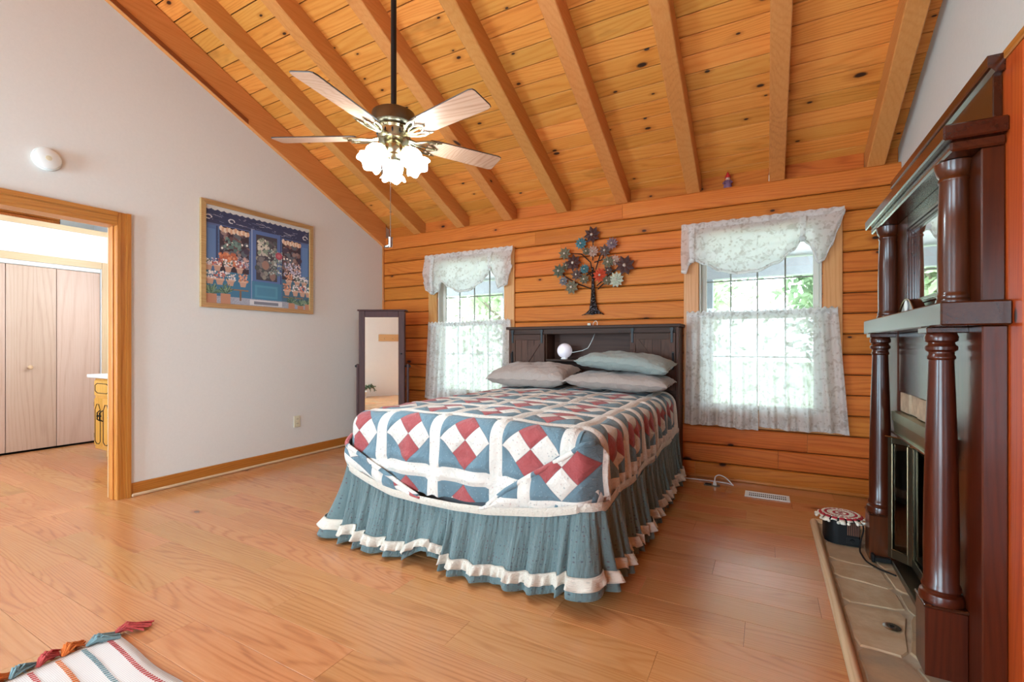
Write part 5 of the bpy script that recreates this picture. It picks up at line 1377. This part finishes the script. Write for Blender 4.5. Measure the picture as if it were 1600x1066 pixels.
add('plug', MB().lathe([(.0, 0), (.014, 0), (.013, .02), (.006, .032), (.0, .034)], (-.385, 4.315, .006), 12), M['white'], fo, True)
add('cord', MB().tube(spline([(-.385, 4.315, .036), (-.38, 4.32, .075), (-.35, 4.335, .09), (-.30, 4.345, .07), (-.255, 4.36, .02), (-.25, 4.38, .006), (-.30, 4.42, .006), (-.42, 4.43, .006), (-.60, 4.42, .006), (-.80, 4.40, .006)]), .0045, 8), M['white'], fo, 'all')
# figurine on the log ledge between the beams
fg = thing('gnome_figurine', 'tiny red-hatted figurine on the log ledge between two beams', 'figurine', (-.302, 4.59, 2.611))
add('robe', MB().lathe([(.0, 0), (.034, 0), (.036, .01), (.03, .05), (.022, .072), (.0, .076)], (-.302, 4.59, 2.6115), 18), plain('figurine_purple', C(120, 84, 110), .5), fg, True)
add('head', MB().ball((-.302, 4.59, 2.70), .019, 12, 10), plain('figurine_face', C(206, 160, 140), .5), fg, True)
add('hat', MB().lathe([(.026, 0), (.022, .012), (.012, .036), (.0, .058)], (-.302, 4.59, 2.706), 16), plain('figurine_red', C(196, 40, 44), .5), fg, True)
for sg in (-1, 1): add('arm', MB().tube([(-.302+sg*.02, 4.58, 2.68), (-.302+sg*.036, 4.565, 2.655), (-.302+sg*.02, 4.553, 2.645)], .007, 8), bpy.data.materials['figurine_purple'], fg, True)

# ================================================================ RUG
rug = thing('woven_rug', 'cream woven rug with dashed stripes and coloured corner tassels', 'rug', (-1.5, .35, 0))
def rgp(x, y): return (x+.004*math.sin(y*9), y-.04*(x+2.36)+.012*math.sin(x*7+.5)*sm(-2.3, -1.9, x))
RX0, RX1, RY0, RY1 = -2.36, -.70, -.25, .90
k = NT('rug_weave'); v = k.coords(); k.bump(k.noise(k.coords((6, 60, 1)), 20, 2), .5, .004)
wv_ = k.n('ShaderNodeTexWave', bands_direction='Y'); k.lk(v, wv_.inputs['Vector']); wv_.inputs['Scale'].default_value = 60; wv_.inputs['Distortion'].default_value = .4
k.set(k.mix(wv_.outputs['Fac'], C(222, 206, 198), C(238, 228, 222)), .95, 0, .1); M['rug'] = k.m
def rgrid(a, b):
    x, y = rgp(RX0+(RX1-RX0)*a, RY0+(RY1-RY0)*b); return (x, y, .009+.0008*math.sin(y*200))
rb = add('rug_body', MB().grid(rgrid, 90, 40), M['rug'], rug, 'all'); solid(rb, .007, -1)
SC = [plain('yarn_red', C(178, 66, 62), .95, var=.2, nscale=80), plain('yarn_grey_blue', C(118, 140, 142), .95, var=.2, nscale=80), plain('yarn_orange', C(206, 104, 40), .95, var=.2, nscale=80)]
for i in range(12):
    yb3 = .862-.075*i; mb = MB(); x = RX0+.02
    while x < RX1-.02:
        P_ = [rgp(x, yb3-.007), rgp(x+.0055, yb3-.007), rgp(x+.011, yb3+.007), rgp(x+.0055, yb3+.007)]
        lo = mb.verts([(p[0], p[1], .0095) for p in P_]); hi = mb.verts([(p[0], p[1], .0125) for p in P_]); mb.face(hi)
        for q in range(4): mb.face((lo[q], lo[(q+1) % 4], hi[(q+1) % 4], hi[q]))
        x += .0155
    add('dashed_stripe', mb, SC[(0, 1, 2)[i % 3]], rug)
rn = random.Random(6)
for i in range(12):
    yb3 = .875-.07*i if i else .893; x0, y0 = rgp(RX0, yb3); mb = MB()
    dirx, diry = (.42, .8) if i == 0 else ((.25, .7) if i == 1 else (-.35, .5))
    for j in range(44):
        sx, sy = rn.uniform(-.012, .012), rn.uniform(-.012, .012); L = rn.uniform(.085, .12)
        ex, ey = x0+dirx*L+rn.uniform(-.018, .018), y0+diry*L+rn.uniform(-.018, .018)
        mb.tube([(x0+sx*.4, y0+sy*.4, .012), (x0+(ex-x0)*.4+sx, y0+(ey-y0)*.4+sy, .02+rn.uniform(0, .022)), (ex+sx, ey+sy, .006+rn.uniform(0, .012))], .0034, 5)
    t_ = add('tassel', mb, SC[(0, 1, 2)[i % 3]], rug)
# ================================================================ SEEN ONLY IN THE CHEVAL MIRROR
cr_ = thing('coat_rack', 'pale wood rack board on the rear wall, seen in the cheval mirror', 'rack', (-2.2, YR+.02, 1.3))
box('board', (-2.53, -1.87, YR+.001, YR+.026, 1.30, 1.465), wood('pale_oak_x', C(190, 140, 86), C(214, 168, 114), C(226, 186, 138), 'X', 9, .45, rnd=0), cr_, .004)
for x in (-2.4, -2.2, -2.0): add('peg', MB().tube([(x, YR+.026, 1.36), (x, YR+.075, 1.375)], .008, 8), M['pale_trim_z'], cr_, True)
pp = thing('potted_plant', 'small trailing plant in a white pot by the rear wall, seen in the cheval mirror', 'plant', (-2.93, -1.78, 0))
add('pot', MB().lathe([(.0, 0), (.07, 0), (.09, .13), (.095, .14), (.085, .14), (.08, .12), (.0, .12)], (-2.93, -1.78, .001), 20), M['white'], pp, True)
rn = random.Random(12)
for i in range(9):
    a = rn.uniform(-.6, .9); L = rn.uniform(.14, .34); st = [(-2.93, -1.78, .12), (-2.93+L*.5*math.cos(a), -1.78+L*.3*math.sin(a), .22+rn.uniform(0, .06)), (-2.93+L*math.cos(a), -1.78+L*.4*math.sin(a), .2+rn.uniform(-.06, .1))]
    sp_ = spline(st); add('stem', MB().tube(sp_, .003, 5), M['leaf_b'], pp)
    lf = MB()
    for p in sp_[4::2]:
        for q in range(2):
            d = Vector((rn.uniform(-1, 1), rn.uniform(-.3, 1), rn.uniform(-.6, .8))).normalized()*.045; n_ = d.orthogonal().normalized()*.02; P0 = Vector(p)
            ii = lf.verts([P0, P0+d*.5+n_, P0+d, P0+d*.5-n_]); lf.face(ii)
    add('leaf_spray', lf, M['leaf_c'] if 'leaf_c' in M else M.setdefault('leaf_c', plain('leaf_dark', C(70, 98, 70), .5, var=.3)), pp)
